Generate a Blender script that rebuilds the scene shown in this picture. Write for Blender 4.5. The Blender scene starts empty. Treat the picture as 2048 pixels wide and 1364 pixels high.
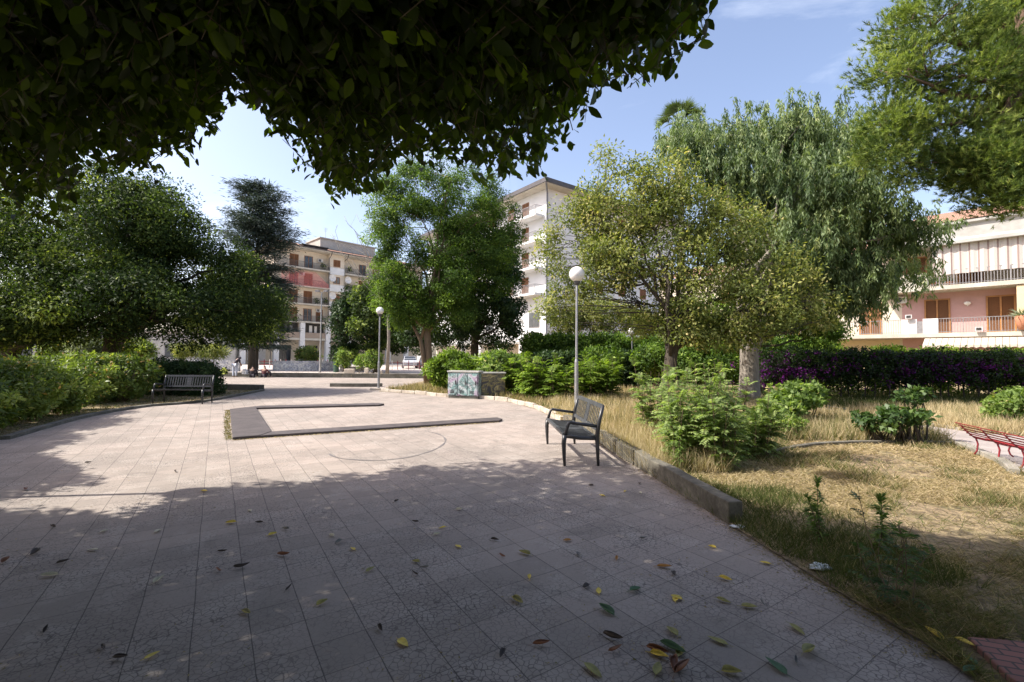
import bpy, math, random
import numpy as np
S = bpy.context.scene
COL = S.collection
R = math.radians
PI = math.pi
# ------------------------------------------------------------------ camera
FPX, CAMH, PITCH, ROLL = 915.0, 1.6, R(1.88), R(0.5)
cam = bpy.data.cameras.new('camera')
cam.sensor_width = 36.0
cam.lens = 36.0 * FPX / 2048.0
cam.clip_start = 0.05
cam.clip_end = 4000
camo = bpy.data.objects.new('camera', cam)
COL.objects.link(camo)
camo.location = (0, 0, CAMH)
def _rx(a): c, s = math.cos(a), math.sin(a); return np.array([[1, 0, 0], [0, c, -s], [0, s, c]])
def _rz(a): c, s = math.cos(a), math.sin(a); return np.array([[c, -s, 0], [s, c, 0], [0, 0, 1]])
CM = _rx(PI / 2 + PITCH) @ _rz(ROLL)
from mathutils import Matrix, Vector
camo.rotation_euler = Matrix([list(r) for r in CM]).to_euler()
S.camera = camo
def ground_point(px, py):
    d = CM @ np.array([(px - 1024) / FPX, -(py - 682) / FPX, -1.0])
    t = -CAMH / d[2]
    return (d[0] * t, d[1] * t)
def project(P):
    q = (np.asarray(P, float) - np.array([0, 0, CAMH])) @ CM
    w = -q[:, 2]
    ws = np.where(np.abs(w) < 1e-4, 1e-4, w)
    return 1024 + FPX * q[:, 0] / ws, 682 - FPX * q[:, 1] / ws, w
# ------------------------------------------------------------------ light
SUN_EL, SUN_AZ = R(49), (-0.992, -0.126)      # where the sun stands (towards it)
w = bpy.data.worlds.new('World'); S.world = w; w.use_nodes = True
nt = w.node_tree; nt.nodes.clear()
N = nt.nodes.new
out = N('ShaderNodeOutputWorld'); bg = N('ShaderNodeBackground'); sky = N('ShaderNodeTexSky')
sky.sky_type = 'NISHITA'; sky.sun_disc = False; sky.sun_elevation = SUN_EL
sky.sun_rotation = math.atan2(SUN_AZ[0], SUN_AZ[1])
sky.air_density = 1.0; sky.dust_density = 2.4; sky.ozone_density = 1.6
bg.inputs[1].default_value = 0.15
tc = N('ShaderNodeTexCoord'); mp = N('ShaderNodeMapping'); mp.inputs['Scale'].default_value = (1.3, 1.3, 4.2)
mp.inputs['Location'].default_value = (3.1, 1.4, .6)
n1 = N('ShaderNodeTexNoise'); n1.inputs['Scale'].default_value = 1.7; n1.inputs['Detail'].default_value = 9; n1.inputs['Roughness'].default_value = .62
n1.inputs['Distortion'].default_value = .7
mr = N('ShaderNodeMapRange'); mr.inputs[1].default_value = .52; mr.inputs[2].default_value = .82; mr.inputs[3].default_value = 0; mr.inputs[4].default_value = .38
mx = N('ShaderNodeMix'); mx.data_type = 'RGBA'
mx.inputs['B'].default_value = (6.6, 7.0, 7.6, 1)
L = nt.links.new
L(tc.outputs['Generated'], mp.inputs[0]); L(mp.outputs[0], n1.inputs[0]); L(n1.outputs[0], mr.inputs[0])
L(mr.outputs[0], mx.inputs['Factor']); tn = N('ShaderNodeMix'); tn.data_type = 'RGBA'; tn.blend_type = 'MULTIPLY'; tn.inputs['Factor'].default_value = 1; tn.inputs['B'].default_value = (1.38, 1.22, 1.17, 1); L(sky.outputs[0], tn.inputs['A']); L(tn.outputs['Result'], mx.inputs['A']); L(mx.outputs['Result'], bg.inputs[0]); L(bg.outputs[0], out.inputs[0])
sl = bpy.data.lights.new('sun', 'SUN'); sl.energy = 5.0; sl.angle = R(0.53); sl.color = (1, .95, .87)
so = bpy.data.objects.new('sun', sl); COL.objects.link(so)
tosun = Vector((SUN_AZ[0] * math.cos(SUN_EL), SUN_AZ[1] * math.cos(SUN_EL), math.sin(SUN_EL)))
so.rotation_euler = tosun.to_track_quat('Z', 'Y').to_euler(); so.location = (-40, -5, 50)
S.view_settings.view_transform = 'Standard'; S.view_settings.look = 'None'
S.view_settings.exposure = 0.76; S.view_settings.gamma = 1.0
S.render.engine = 'CYCLES'
S.cycles.max_bounces = 8; S.cycles.transparent_max_bounces = 8
# ------------------------------------------------------------------ helpers
def tag(o, label=None, cat=None, group=None, kind=None):
    if label: o['label'] = label
    if cat: o['category'] = cat
    if group: o['group'] = group
    if kind: o['kind'] = kind
    return o
def empty(name, loc, label, cat, group=None, rz=0):
    o = bpy.data.objects.new(name, None); COL.objects.link(o)
    o.location = loc; o.rotation_euler = (0, 0, rz); o.empty_display_size = .2
    return tag(o, label, cat, group)
def copy_tree(o, parent=None):
    c = o.copy(); COL.objects.link(c); c.parent = parent
    for ch in o.children: copy_tree(ch, c)
    return c
class MB:
    def __init__(s): s.v = []; s.f = []; s.n = 0
    def add(s, V, F):
        s.v.extend([tuple(map(float, p)) for p in V]); b = s.n
        s.f.extend([tuple(i + b for i in f) for f in F]); s.n += len(V); return s
    def box(s, x0, x1, y0, y1, z0, z1, rot=None):
        V = [(x0, y0, z0), (x1, y0, z0), (x1, y1, z0), (x0, y1, z0), (x0, y0, z1), (x1, y0, z1), (x1, y1, z1), (x0, y1, z1)]
        if rot: c, s_, ox, oy = math.cos(rot[0]), math.sin(rot[0]), rot[1], rot[2]; V = [(ox + x * c - y * s_, oy + x * s_ + y * c, z) for x, y, z in V]
        return s.add(V, [(0, 3, 2, 1), (4, 5, 6, 7), (0, 1, 5, 4), (1, 2, 6, 5), (2, 3, 7, 6), (3, 0, 4, 7)])
    def prism(s, poly, z0, z1):
        n = len(poly)
        V = [(x, y, z0) for x, y in poly] + [(x, y, z1) for x, y in poly]
        F = [tuple(range(n - 1, -1, -1)), tuple(range(n, 2 * n))] + [(i, (i + 1) % n, n + (i + 1) % n, n + i) for i in range(n)]
        return s.add(V, F)
    def xprism(s, poly, x0, x1):      # poly in (y, z), extruded along x
        n = len(poly)
        V = [(x0, y, z) for y, z in poly] + [(x1, y, z) for y, z in poly]
        F = [tuple(range(n)), tuple(range(2 * n - 1, n - 1, -1))] + [(i, n + i, n + (i + 1) % n, (i + 1) % n) for i in range(n)]
        return s.add(V, F)
    def tube(s, pts, rad, n=7, caps=True):
        pts = np.array(pts, float); m = len(pts)
        rad = np.broadcast_to(np.array(rad, float), (m,))
        T = np.gradient(pts, axis=0); T /= np.linalg.norm(T, axis=1)[:, None] + 1e-9
        ref = np.array([0, 0, 1.]) if abs(T[0][2]) < .9 else np.array([1., 0, 0])
        V = []
        for i in range(m):
            a = np.cross(T[i], ref); a /= np.linalg.norm(a) + 1e-9; b = np.cross(T[i], a)
            ref = np.cross(a, T[i])
            for k in range(n):
                th = 2 * PI * k / n
                V.append(pts[i] + rad[i] * (a * math.cos(th) + b * math.sin(th)))
        F = [(i * n + k, i * n + (k + 1) % n, (i + 1) * n + (k + 1) % n, (i + 1) * n + k) for i in range(m - 1) for k in range(n)]
        if caps: F += [tuple(range(n - 1, -1, -1)), tuple(range((m - 1) * n, m * n))]
        return s.add(V, F)
    def lathe(s, prof, cx=0, cy=0, n=20):
        m = len(prof)
        V = [(cx + r * math.cos(2 * PI * k / n), cy + r * math.sin(2 * PI * k / n), z) for r, z in prof for k in range(n)]
        F = [(i * n + k, i * n + (k + 1) % n, (i + 1) * n + (k + 1) % n, (i + 1) * n + k) for i in range(m - 1) for k in range(n)]
        F += [tuple(range(n - 1, -1, -1)), tuple(range((m - 1) * n, m * n))]
        return s.add(V, F)
    def build(s, name, m, parent=None, smooth=False, bevel=0, origin=None):
        V = s.v
        if origin is not None: V = [(x - origin[0], y - origin[1], z - origin[2]) for x, y, z in V]
        me = bpy.data.meshes.new(name); me.from_pydata(V, [], s.f); me.materials.append(m)
        if smooth: me.polygons.foreach_set('use_smooth', [True] * len(me.polygons))
        me.update()
        o = bpy.data.objects.new(name, me); COL.objects.link(o)
        if parent: o.parent = parent
        elif origin is not None: o.location = origin
        if bevel:
            b = o.modifiers.new('bevel', 'BEVEL'); b.width = bevel; b.segments = 2; b.limit_method = 'ANGLE'
        return o
def fast_mesh(name, V, nper, F, m, var=None, parent=None, origin=None):
    """V (n,k,3); F list of faces of the template (same length each)"""
    n, k, _ = V.shape
    fl = len(F[0]); nf = len(F)
    idx = (np.arange(n)[:, None, None] * k + np.array(F)[None]).reshape(-1)
    if origin is not None: V = V - np.array(origin)
    me = bpy.data.meshes.new(name)
    me.vertices.add(n * k); me.vertices.foreach_set('co', V.astype(np.float32).reshape(-1))
    me.loops.add(len(idx)); me.loops.foreach_set('vertex_index', idx.astype(np.int32))
    me.polygons.add(n * nf)
    me.polygons.foreach_set('loop_start', (np.arange(n * nf) * fl).astype(np.int32))
    try: me.polygons.foreach_set('loop_total', np.full(n * nf, fl, np.int32))
    except Exception: pass
    if var is not None:
        at = me.attributes.new('var', 'FLOAT', 'POINT')
        at.data.foreach_set('value', np.repeat(var, k).astype(np.float32))
    me.materials.append(m); me.update(calc_edges=True); me.validate()
    o = bpy.data.objects.new(name, me); COL.objects.link(o)
    if parent: o.parent = parent
    elif origin is not None: o.location = origin
    return o
def unit(a): return a / (np.linalg.norm(a, axis=-1, keepdims=True) + 1e-9)
DIAMOND = (np.array([[0, 0, 0], [.42, .5, .10], [1, 0, -.06], [.42, -.5, .10]]), [(0, 1, 2, 3)])
OVATE = (np.array([[0, 0, 0], [.18, .30, .03], [.45, .46, .05], [.78, .30, .02], [1.05, 0, -.06], [.78, -.30, .02], [.45, -.46, .05], [.18, -.30, .03], [.45, 0, -.02]]),
         [(0, 8, 2, 1), (8, 4, 3, 2), (0, 7, 6, 8), (8, 6, 5, 4)])
BLADE = (np.array([[0, .5, 0], [0, -.5, 0], [1, 0, 0]]), [(0, 1, 2)])
def leaf_verts(pos, d, nr, Ln, Wd, tmpl):
    d = unit(d); y = unit(np.cross(nr, d)); z = np.cross(d, y)
    T = tmpl[0]; Ln = np.broadcast_to(Ln, (len(pos),))[:, None, None]; Wd = np.broadcast_to(Wd, (len(pos),))[:, None, None]
    return pos[:, None, :] + d[:, None, :] * T[None, :, 0:1] * Ln + y[:, None, :] * T[None, :, 1:2] * Wd + z[:, None, :] * T[None, :, 2:3] * Ln
def inpoly(x, y, poly):
    x = np.asarray(x); y = np.asarray(y); c = np.zeros(x.shape, bool); n = len(poly)
    for i in range(n):
        x1, y1 = poly[i]; x2, y2 = poly[(i + 1) % n]
        if y1 == y2: continue
        cr = ((y1 > y) != (y2 > y)) & (x < (x2 - x1) * (y - y1) / (y2 - y1) + x1)
        c ^= cr
    return c
# ------------------------------------------------------------------ materials
def newmat(name):
    m = bpy.data.materials.new(name); m.use_nodes = True
    nt = m.node_tree; b = nt.nodes['Principled BSDF']; return m, nt, b
def ramp(nt, stops, fac=None):
    r = nt.nodes.new('ShaderNodeValToRGB'); e = r.color_ramp.elements
    while len(e) < len(stops): e.new(.5)
    for el, (p, c) in zip(e, stops): el.position = p; el.color = (*c, 1)
    if fac is not None: nt.links.new(fac, r.inputs[0])
    return r
def noise(nt, scale, detail=5, rough=.6, vec=None, dist=0):
    n = nt.nodes.new('ShaderNodeTexNoise'); n.inputs['Scale'].default_value = scale; n.inputs['Detail'].default_value = detail
    n.inputs['Roughness'].default_value = rough; n.inputs['Distortion'].default_value = dist
    if vec is None:
        t = nt.nodes.new('ShaderNodeTexCoord'); vec = t.outputs['Object']
    nt.links.new(vec, n.inputs['Vector']); return n
def mathn(nt, op, a, b=None, c=None):
    n = nt.nodes.new('ShaderNodeMath'); n.operation = op
    for i, v in enumerate((a, b, c)):
        if v is None: continue
        if isinstance(v, (int, float)): n.inputs[i].default_value = v
        else: nt.links.new(v, n.inputs[i])
    return n.outputs[0]
def mapr(nt, v, a, b, c, d):
    n = nt.nodes.new('ShaderNodeMapRange')
    for i, q in enumerate((a, b, c, d)): n.inputs[i + 1].default_value = q
    nt.links.new(v, n.inputs[0]); return n.outputs[0]
def mixc(nt, fac, a, b, mode='MIX'):
    n = nt.nodes.new('ShaderNodeMix'); n.data_type = 'RGBA'; n.blend_type = mode
    for key, v in (('Factor', fac), ('A', a), ('B', b)):
        s = n.inputs[key]
        if isinstance(v, (int, float)): s.default_value = v
        elif isinstance(v, tuple): s.default_value = (*v, 1)
        else: nt.links.new(v, s)
    return n.outputs['Result']
def bump(nt, b, h, strength=.3, dist=.01):
    n = nt.nodes.new('ShaderNodeBump'); n.inputs['Strength'].default_value = strength; n.inputs['Distance'].default_value = dist
    nt.links.new(h, n.inputs['Height']); nt.links.new(n.outputs[0], b.inputs['Normal'])
def surf(name, c1, c2=None, scale=2.0, rough=.8, bmp=0, metal=0, spread=(.35, .65), fine=None, spec=None):
    m, nt, b = newmat(name)
    c2 = c2 or tuple(x * .8 for x in c1)
    n = noise(nt, scale); r = ramp(nt, [(spread[0], c1), (spread[1], c2)], n.outputs[0]); colr = r.outputs[0]
    if fine:
        n2 = noise(nt, fine[0], 6, .7); f = mapr(nt, n2.outputs[0], .3, .75, 1 - fine[1], 1 + fine[1])
        cc = nt.nodes.new('ShaderNodeCombineColor'); [nt.links.new(f, cc.inputs[i]) for i in range(3)]
        colr = mixc(nt, 1.0, colr, cc.outputs[0], 'MULTIPLY')
    nt.links.new(colr, b.inputs['Base Color']); b.inputs['Roughness'].default_value = rough; b.inputs['Metallic'].default_value = metal
    if spec is not None: b.inputs['Specular IOR Level'].default_value = spec
    if bmp: bump(nt, b, noise(nt, scale * 12, 4).outputs[0], bmp, .01)
    return m
def leafmat(name, stops, trans=.3, rough=.45, spec=.4, tcol=1.5):
    m, nt, b = newmat(name)
    a = nt.nodes.new('ShaderNodeAttribute'); a.attribute_name = 'var'
    r = ramp(nt, stops, a.outputs['Fac'])
    nt.links.new(r.outputs[0], b.inputs['Base Color']); b.inputs['Roughness'].default_value = rough
    b.inputs['Specular IOR Level'].default_value = spec
    t = nt.nodes.new('ShaderNodeBsdfTranslucent')
    tcx = mixc(nt, 1.0, r.outputs[0], (tcol * 1.15, tcol * 1.25, tcol * .45), 'MULTIPLY'); nt.links.new(tcx, t.inputs[0])
    ms = nt.nodes.new('ShaderNodeMixShader'); ms.inputs[0].default_value = trans
    nt.links.new(b.outputs[0], ms.inputs[1]); nt.links.new(t.outputs[0], ms.inputs[2])
    nt.links.new(ms.outputs[0], nt.nodes['Material Output'].inputs[0])
    return m
def barkmat(name, c1, c2, sc=3):
    m, nt, b = newmat(name)
    t = nt.nodes.new('ShaderNodeTexCoord'); mp = nt.nodes.new('ShaderNodeMapping'); mp.inputs['Scale'].default_value = (6, 6, 1)
    nt.links.new(t.outputs['Object'], mp.inputs[0])
    n = noise(nt, sc, 8, .7, mp.outputs[0], .6)
    r = ramp(nt, [(.3, c1), (.7, c2)], n.outputs[0]); nt.links.new(r.outputs[0], b.inputs['Base Color'])
    b.inputs['Roughness'].default_value = .95; bump(nt, b, n.outputs[0], .8, .05); return m
def glassmat(name, c=(.03, .035, .04), rough=.08):
    m, nt, b = newmat(name); b.inputs['Base Color'].default_value = (*c, 1); b.inputs['Roughness'].default_value = rough; b.inputs['Specular IOR Level'].default_value = .6
    n = noise(nt, 1.3); r = ramp(nt, [(.4, c), (.6, tuple(x * 1.8 for x in c))], n.outputs[0]); nt.links.new(r.outputs[0], b.inputs['Base Color'])
    return m
def mat_paving():
    m, nt, b = newmat('paving')
    t = nt.nodes.new('ShaderNodeTexCoord'); mp = nt.nodes.new('ShaderNodeMapping'); mp.inputs['Rotation'].default_value = (0, 0, R(-32.9)); mp.inputs['Location'].default_value = (.075, .09, 0)
    nt.links.new(t.outputs['Object'], mp.inputs[0]); v = mp.outputs[0]
    sp = nt.nodes.new('ShaderNodeSeparateXYZ'); nt.links.new(v, sp.inputs[0])
    T = .283
    wob = noise(nt, 1.5, 3, .5, v).outputs[0]; wob = mathn(nt, 'MULTIPLY', mathn(nt, 'SUBTRACT', wob, .5), .02)
    px = mathn(nt, 'PINGPONG', mathn(nt, 'ADD', sp.outputs[0], wob), T / 2)
    py = mathn(nt, 'PINGPONG', mathn(nt, 'ADD', sp.outputs[1], wob), T / 2)
    nrag = mapr(nt, noise(nt, 9, 5, .7, v).outputs[0], .3, .7, .0017, .0042)
    lx = mathn(nt, 'LESS_THAN', px, nrag)
    ly = mathn(nt, 'LESS_THAN', py, mathn(nt, 'MULTIPLY', nrag, .85))
    line = mathn(nt, 'MAXIMUM', mathn(nt, 'MULTIPLY', lx, .8), mathn(nt, 'MULTIPLY', ly, .72))
    # crackle relief of each slab
    nd = noise(nt, 13, 3, .5, v); vm = nt.nodes.new('ShaderNodeVectorMath'); vm.operation = 'SCALE'; vm.inputs['Scale'].default_value = .05
    nt.links.new(nd.outputs[1], vm.inputs[0]); va = nt.nodes.new('ShaderNodeVectorMath'); va.operation = 'ADD'
    nt.links.new(v, va.inputs[0]); nt.links.new(vm.outputs[0], va.inputs[1])
    vo = nt.nodes.new('ShaderNodeTexVoronoi'); vo.feature = 'DISTANCE_TO_EDGE'; vo.inputs['Scale'].default_value = 27; nt.links.new(va.outputs[0], vo.inputs['Vector'])
    cr = mapr(nt, vo.outputs['Distance'], .01, .085, 1, 0)
    wear = mapr(nt, noise(nt, 1.1, 5, .65, v).outputs[0], .38, .60, .12, 1.0)
    cr = mathn(nt, 'MULTIPLY', cr, wear)
    # per slab tint
    fx = mathn(nt, 'FLOOR', mathn(nt, 'DIVIDE', sp.outputs[0], T)); fy = mathn(nt, 'FLOOR', mathn(nt, 'DIVIDE', sp.outputs[1], T))
    cx = nt.nodes.new('ShaderNodeCombineXYZ'); nt.links.new(fx, cx.inputs[0]); nt.links.new(fy, cx.inputs[1])
    wn = nt.nodes.new('ShaderNodeTexWhiteNoise'); nt.links.new(cx.outputs[0], wn.inputs['Vector'])
    base = ramp(nt, [(.0, (.295, .250, .215)), (.5, (.335, .283, .243)), (1, (.375, .315, .272))], wn.outputs[0]).outputs[0]
    pat = noise(nt, .45, 7, .65, v, .4)
    base = mixc(nt, mapr(nt, pat.outputs[0], .42, .72, 0, .75), base, (.20, .182, .16))
    pat2 = noise(nt, 2.2, 6, .7, v, .2)
    base = mixc(nt, mapr(nt, pat2.outputs[0], .48, .72, 0, .65), base, (.46, .41, .36))
    sp2 = noise(nt, 38, 3, .6, v)
    base = mixc(nt, mapr(nt, sp2.outputs[0], .6, .72, 0, .35), base, (.27, .23, .21))
    st = noise(nt, 1.7, 4, .55, v, .8)
    base = mixc(nt, mapr(nt, st.outputs[0], .60, .70, 0, .6), base, (.20, .175, .15))
    base = mixc(nt, mathn(nt, 'MULTIPLY', cr, .85), base, (.085, .07, .065))
    base = mixc(nt, line, base, (.07, .06, .055))
    nt.links.new(base, b.inputs['Base Color']); b.inputs['Roughness'].default_value = .82; b.inputs['Specular IOR Level'].default_value = .3
    h = mathn(nt, 'SUBTRACT', 1.0, mathn(nt, 'MAXIMUM', line, mathn(nt, 'MULTIPLY', cr, .5)))
    bump(nt, b, h, .35, .004)
    return m
def mat_soil():
    m, nt, b = newmat('dry_soil')
    n = noise(nt, .5, 8, .7, None, .5); n2 = noise(nt, 14, 8, .75); n3 = noise(nt, 2.3, 5, .6)
    c = ramp(nt, [(.3, (.30, .21, .12)), (.5, (.42, .32, .18)), (.7, (.20, .17, .07))], n.outputs[0]).outputs[0]
    c = mixc(nt, mapr(nt, n3.outputs[0], .5, .68, 0, .8), c, (.15, .16, .05))
    c = mixc(nt, mapr(nt, n2.outputs[0], .42, .6, 0, .85), c, (.09, .065, .04))
    nt.links.new(c, b.inputs['Base Color']); b.inputs['Roughness'].default_value = 1; bump(nt, b, n2.outputs[0], .9, .05); return m
def mat_graffiti(name, cols, scale, seed, dark=(.04, .04, .05)):
    m, nt, b = newmat(name)
    t = nt.nodes.new('ShaderNodeTexCoord'); mp = nt.nodes.new('ShaderNodeMapping'); mp.inputs['Location'].default_value = (seed, seed * .7, seed * .3)
    nt.links.new(t.outputs['Object'], mp.inputs[0])
    n = noise(nt, scale, 2, .5, mp.outputs[0], 1.6); n2 = noise(nt, scale * 1.7, 3, .6, mp.outputs[0], 2.5)
    k = len(cols); c = ramp(nt, [(.3 + .4 * i / (k - 1), cc) for i, cc in enumerate(cols)], n.outputs[0])
    vo = nt.nodes.new('ShaderNodeTexVoronoi'); vo.feature = 'DISTANCE_TO_EDGE'; vo.inputs['Scale'].default_value = scale * 1.3
    ad = nt.nodes.new('ShaderNodeVectorMath'); ad.operation = 'ADD'; nt.links.new(mp.outputs[0], ad.inputs[0]); nt.links.new(n2.outputs[1], ad.inputs[1]); nt.links.new(ad.outputs[0], vo.inputs['Vector'])
    ln = mapr(nt, vo.outputs['Distance'], .03, .07, 1, 0)
    cc = mixc(nt, mathn(nt, 'MULTIPLY', ln, .8), c.outputs[0], dark)
    nt.links.new(cc, b.inputs['Base Color']); b.inputs['Roughness'].default_value = .6; return m
M = {}
M['paving'] = mat_paving(); M['soil'] = mat_soil()
M['far_ground'] = surf('far_ground', (.40, .37, .33), (.30, .28, .25), .05, .9, fine=(2, .2))
M['pale_paving'] = surf('pale_paving', (.52, .45, .40), (.40, .35, .31), .6, .85, fine=(9, .2))
M['path'] = surf('path_concrete', (.36, .31, .285), (.26, .225, .205), 1.2, .9, .2, fine=(12, .18))
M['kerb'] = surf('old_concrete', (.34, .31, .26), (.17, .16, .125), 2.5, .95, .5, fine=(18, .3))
M['kerb_mid'] = surf('shade_darkened_concrete', (.17, .155, .12), (.075, .068, .05), 3.5, .95, .6, fine=(22, .35))  # mottled concrete; the kerb wall's shade is put into its dark base colour
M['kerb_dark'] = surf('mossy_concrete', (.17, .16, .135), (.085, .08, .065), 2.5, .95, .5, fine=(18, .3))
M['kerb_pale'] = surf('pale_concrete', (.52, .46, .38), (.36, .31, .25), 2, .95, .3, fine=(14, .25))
M['coping'] = surf('dark_coping', (.090, .075, .072), (.055, .046, .045), 3, .75, .3, fine=(25, .3))
M['bark_dark'] = barkmat('bark_dark', (.035, .028, .02), (.10, .08, .06))
M['bark_brown'] = barkmat('bark_brown', (.10, .065, .04), (.26, .19, .12))
M['bark_grey'] = barkmat('bark_grey', (.13, .11, .085), (.34, .30, .25), 2.2)
M['bark_pine'] = barkmat('bark_pine', (.07, .045, .03), (.19, .12, .08))
M['twig'] = surf('twig', (.16, .12, .07), (.08, .06, .035), 5, .9)
M['leaf_ficus'] = leafmat('leaf_ficus', [(0, (.014, .022, .005)), (.6, (.028, .045, .006)), (.93, (.065, .095, .010)), (1, (.30, .42, .03))], .48, .45, .25, 2.3)
M['leaf_dark'] = leafmat('leaf_dark', [(0, (.020, .036, .011)), (.45, (.036, .060, .016)), (.75, (.10, .145, .032)), (1, (.32, .37, .09))], .28, .6, .14)
M['leaf_deep'] = leafmat('leaf_deep', [(0, (.018, .040, .013)), (.6, (.035, .068, .02)), (1, (.08, .125, .04))], .18, .55, .25)
M['leaf_bright'] = leafmat('leaf_bright', [(0, (.045, .080, .013)), (.45, (.11, .175, .026)), (.85, (.23, .32, .05)), (1, (.34, .42, .09))], .38, .6, .2)
M['leaf_mid'] = leafmat('leaf_mid', [(0, (.030, .060, .012)), (.45, (.070, .125, .022)), (.82, (.17, .26, .04)), (1, (.29, .38, .08))], .33, .55, .2)
M['leaf_olive'] = leafmat('leaf_olive', [(0, (.06, .082, .022)), (.4, (.15, .182, .046)), (.75, (.30, .31, .095)), (1, (.48, .41, .18))], .32, .6, .25)
M['leaf_euc'] = leafmat('leaf_euc', [(0, (.045, .078, .032)), (.35, (.105, .155, .065)), (.8, (.25, .315, .14)), (1, (.38, .40, .20))], .3, .55, .3)
M['leaf_pine'] = leafmat('leaf_pine', [(0, (.035, .062, .016)), (.35, (.09, .135, .03)), (.8, (.26, .32, .075)), (1, (.38, .38, .13))], .3, .6, .2)
M['leaf_cedar'] = leafmat('leaf_cedar', [(0, (.022, .038, .032)), (.6, (.05, .075, .065)), (1, (.10, .13, .115))], .08, .6, .3)
M['leaf_hedge'] = leafmat('leaf_hedge', [(0, (.04, .07, .014)), (.45, (.125, .18, .034)), (.92, (.34, .41, .10)), (1, (.45, .28, .10))], .26, .5, .35)
M['leaf_shrub'] = leafmat('leaf_shrub', [(0, (.07, .115, .028)), (.5, (.16, .235, .06)), (.9, (.30, .38, .11)), (1, (.42, .38, .16))], .38, .55, .25)
M['leaf_sapling'] = leafmat('leaf_sapling', [(0, (.075, .115, .035)), (.5, (.18, .25, .085)), (.9, (.36, .43, .17)), (1, (.46, .42, .22))], .4, .55, .22)
M['leaf_fig'] = leafmat('leaf_fig', [(0, (.025, .055, .012)), (.6, (.06, .11, .03)), (1, (.12, .18, .05))], .3, .5, .35)
M['leaf_boug'] = leafmat('leaf_bougainvillea', [(0, (.014, .028, .008)), (.60, (.022, .045, .010)), (.96, (.05, .09, .016)), (1, (.12, .01, .15))], .25, .5, .3)
M['leaf_silver'] = leafmat('leaf_silver', [(0, (.12, .15, .09)), (1, (.32, .36, .26))], .25, .6, .3)
M['grass'] = leafmat('dry_grass', [(0, (.05, .07, .02)), (.22, (.13, .15, .05)), (.38, (.26, .195, .11)), (.75, (.49, .395, .24)), (1, (.68, .58, .40))], .3, .8, .1, 1.0)
M['palm'] = leafmat('leaf_palm', [(0, (.07, .11, .04)), (.6, (.14, .18, .07)), (1, (.40, .33, .18))], .2, .5, .3)
M['metal_black'] = surf('black_metal', (.018, .019, .022), (.03, .03, .034), 6, .38, metal=.0, spec=.6)
M['bench_slat'] = surf('bench_slat', (.075, .08, .085), (.04, .043, .047), 8, .42, spec=.6)
M['pole'] = surf('galvanised', (.42, .42, .42), (.30, .30, .31), 4, .45, metal=.6, fine=(20, .2))
M['globe'] = surf('opal_globe', (.86, .84, .80), (.74, .70, .62), 3, .35, spread=(.4, .75), fine=(6, .10))
M['red_metal'] = surf('red_metal', (.27, .02, .028), (.18, .015, .022), 6, .45)
M['cream'] = surf('cream_wall', (.66, .58, .46), (.57, .49, .39), .5, .9, .1, fine=(3, .06))
M['white_wall'] = surf('white_wall', (.72, .72, .71), (.62, .62, .61), .5, .9, .1, fine=(2, .07))
M['pink_wall'] = surf('pink_wall', (.54, .33, .30), (.49, .30, .27), .5, .9, .1, fine=(3, .05))
M['yellow_wall'] = surf('yellow_wall', (.68, .54, .34), (.63, .49, .30), .5, .9, .1, fine=(3, .05))
M['slab'] = surf('balcony_slab', (.53, .50, .43), (.42, .38, .31), .9, .85, fine=(4, .1))
M['grey_conc'] = surf('grey_fascia', (.41, .40, .37), (.32, .31, .28), .7, .9, fine=(3, .12))
M['shutter'] = surf('brown_shutter', (.27, .12, .05), (.20, .085, .035), 4, .6)
M['wood_frame'] = surf('wood_frame', (.42, .20, .06), (.33, .15, .05), 5, .5)
M['rail'] = surf('railing', (.05, .05, .055), (.09, .085, .08), 5, .5)
M['rail_grey'] = surf('railing_grey', (.26, .25, .25), (.18, .17, .17), 5, .5)
M['glass'] = glassmat('window_glass')
M['dark'] = surf('dark_interior', (.03, .028, .026), (.055, .05, .045), 1, .9)
M['gutter'] = surf('gutter', (.05, .045, .045), (.08, .07, .07), 3, .5)
M['pipe'] = surf('drain_pipe', (.16, .17, .19), (.12, .12, .14), 3, .5)
M['brown_panel'] = surf('brown_panel', (.33, .26, .20), (.28, .22, .17), 1, .8)
M['white_paint'] = surf('white_paint', (.66, .65, .63), (.56, .54, .51), 1.5, .6)
M['red_curtain'] = leafmat('red_curtain', [(0, (.55, .17, .15)), (1, (.55, .17, .15))], .5, .8, .1, .8)
def mat_curtain():
    m, nt, b = newmat('red_gauze'); b.inputs['Base Color'].default_value = (.62, .16, .15, 1); b.inputs['Roughness'].default_value = .9
    t = nt.nodes.new('ShaderNodeBsdfTransparent'); ms = nt.nodes.new('ShaderNodeMixShader'); ms.inputs[0].default_value = .62
    nt.links.new(b.outputs[0], ms.inputs[1]); nt.links.new(t.outputs[0], ms.inputs[2]); nt.links.new(ms.outputs[0], nt.nodes['Material Output'].inputs[0]); return m
M['red_curtain'] = mat_curtain()
M['terracotta'] = surf('terracotta', (.45, .20, .11), (.38, .16, .09), 5, .8)
M['skin'] = surf('skin', (.32, .19, .13), (.28, .16, .11), 6, .6)
M['cloth_dark'] = surf('cloth_dark', (.03, .025, .035), (.045, .035, .045), 8, .9)
M['cloth_maroon'] = surf('cloth_maroon', (.13, .045, .05), (.09, .03, .035), 8, .9)
M['cloth_pale'] = surf('cloth_pale', (.50, .54, .62), (.40, .44, .52), 8, .9)
M['cloth_white'] = surf('cloth_white', (.75, .75, .73), (.6, .6, .6), 8, .9)
M['bag'] = surf('bag_yellow', (.55, .62, .12), (.45, .52, .08), 8, .7)
M['tyre'] = surf('tyre', (.02, .02, .02), (.03, .03, .03), 8, .9)
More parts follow.
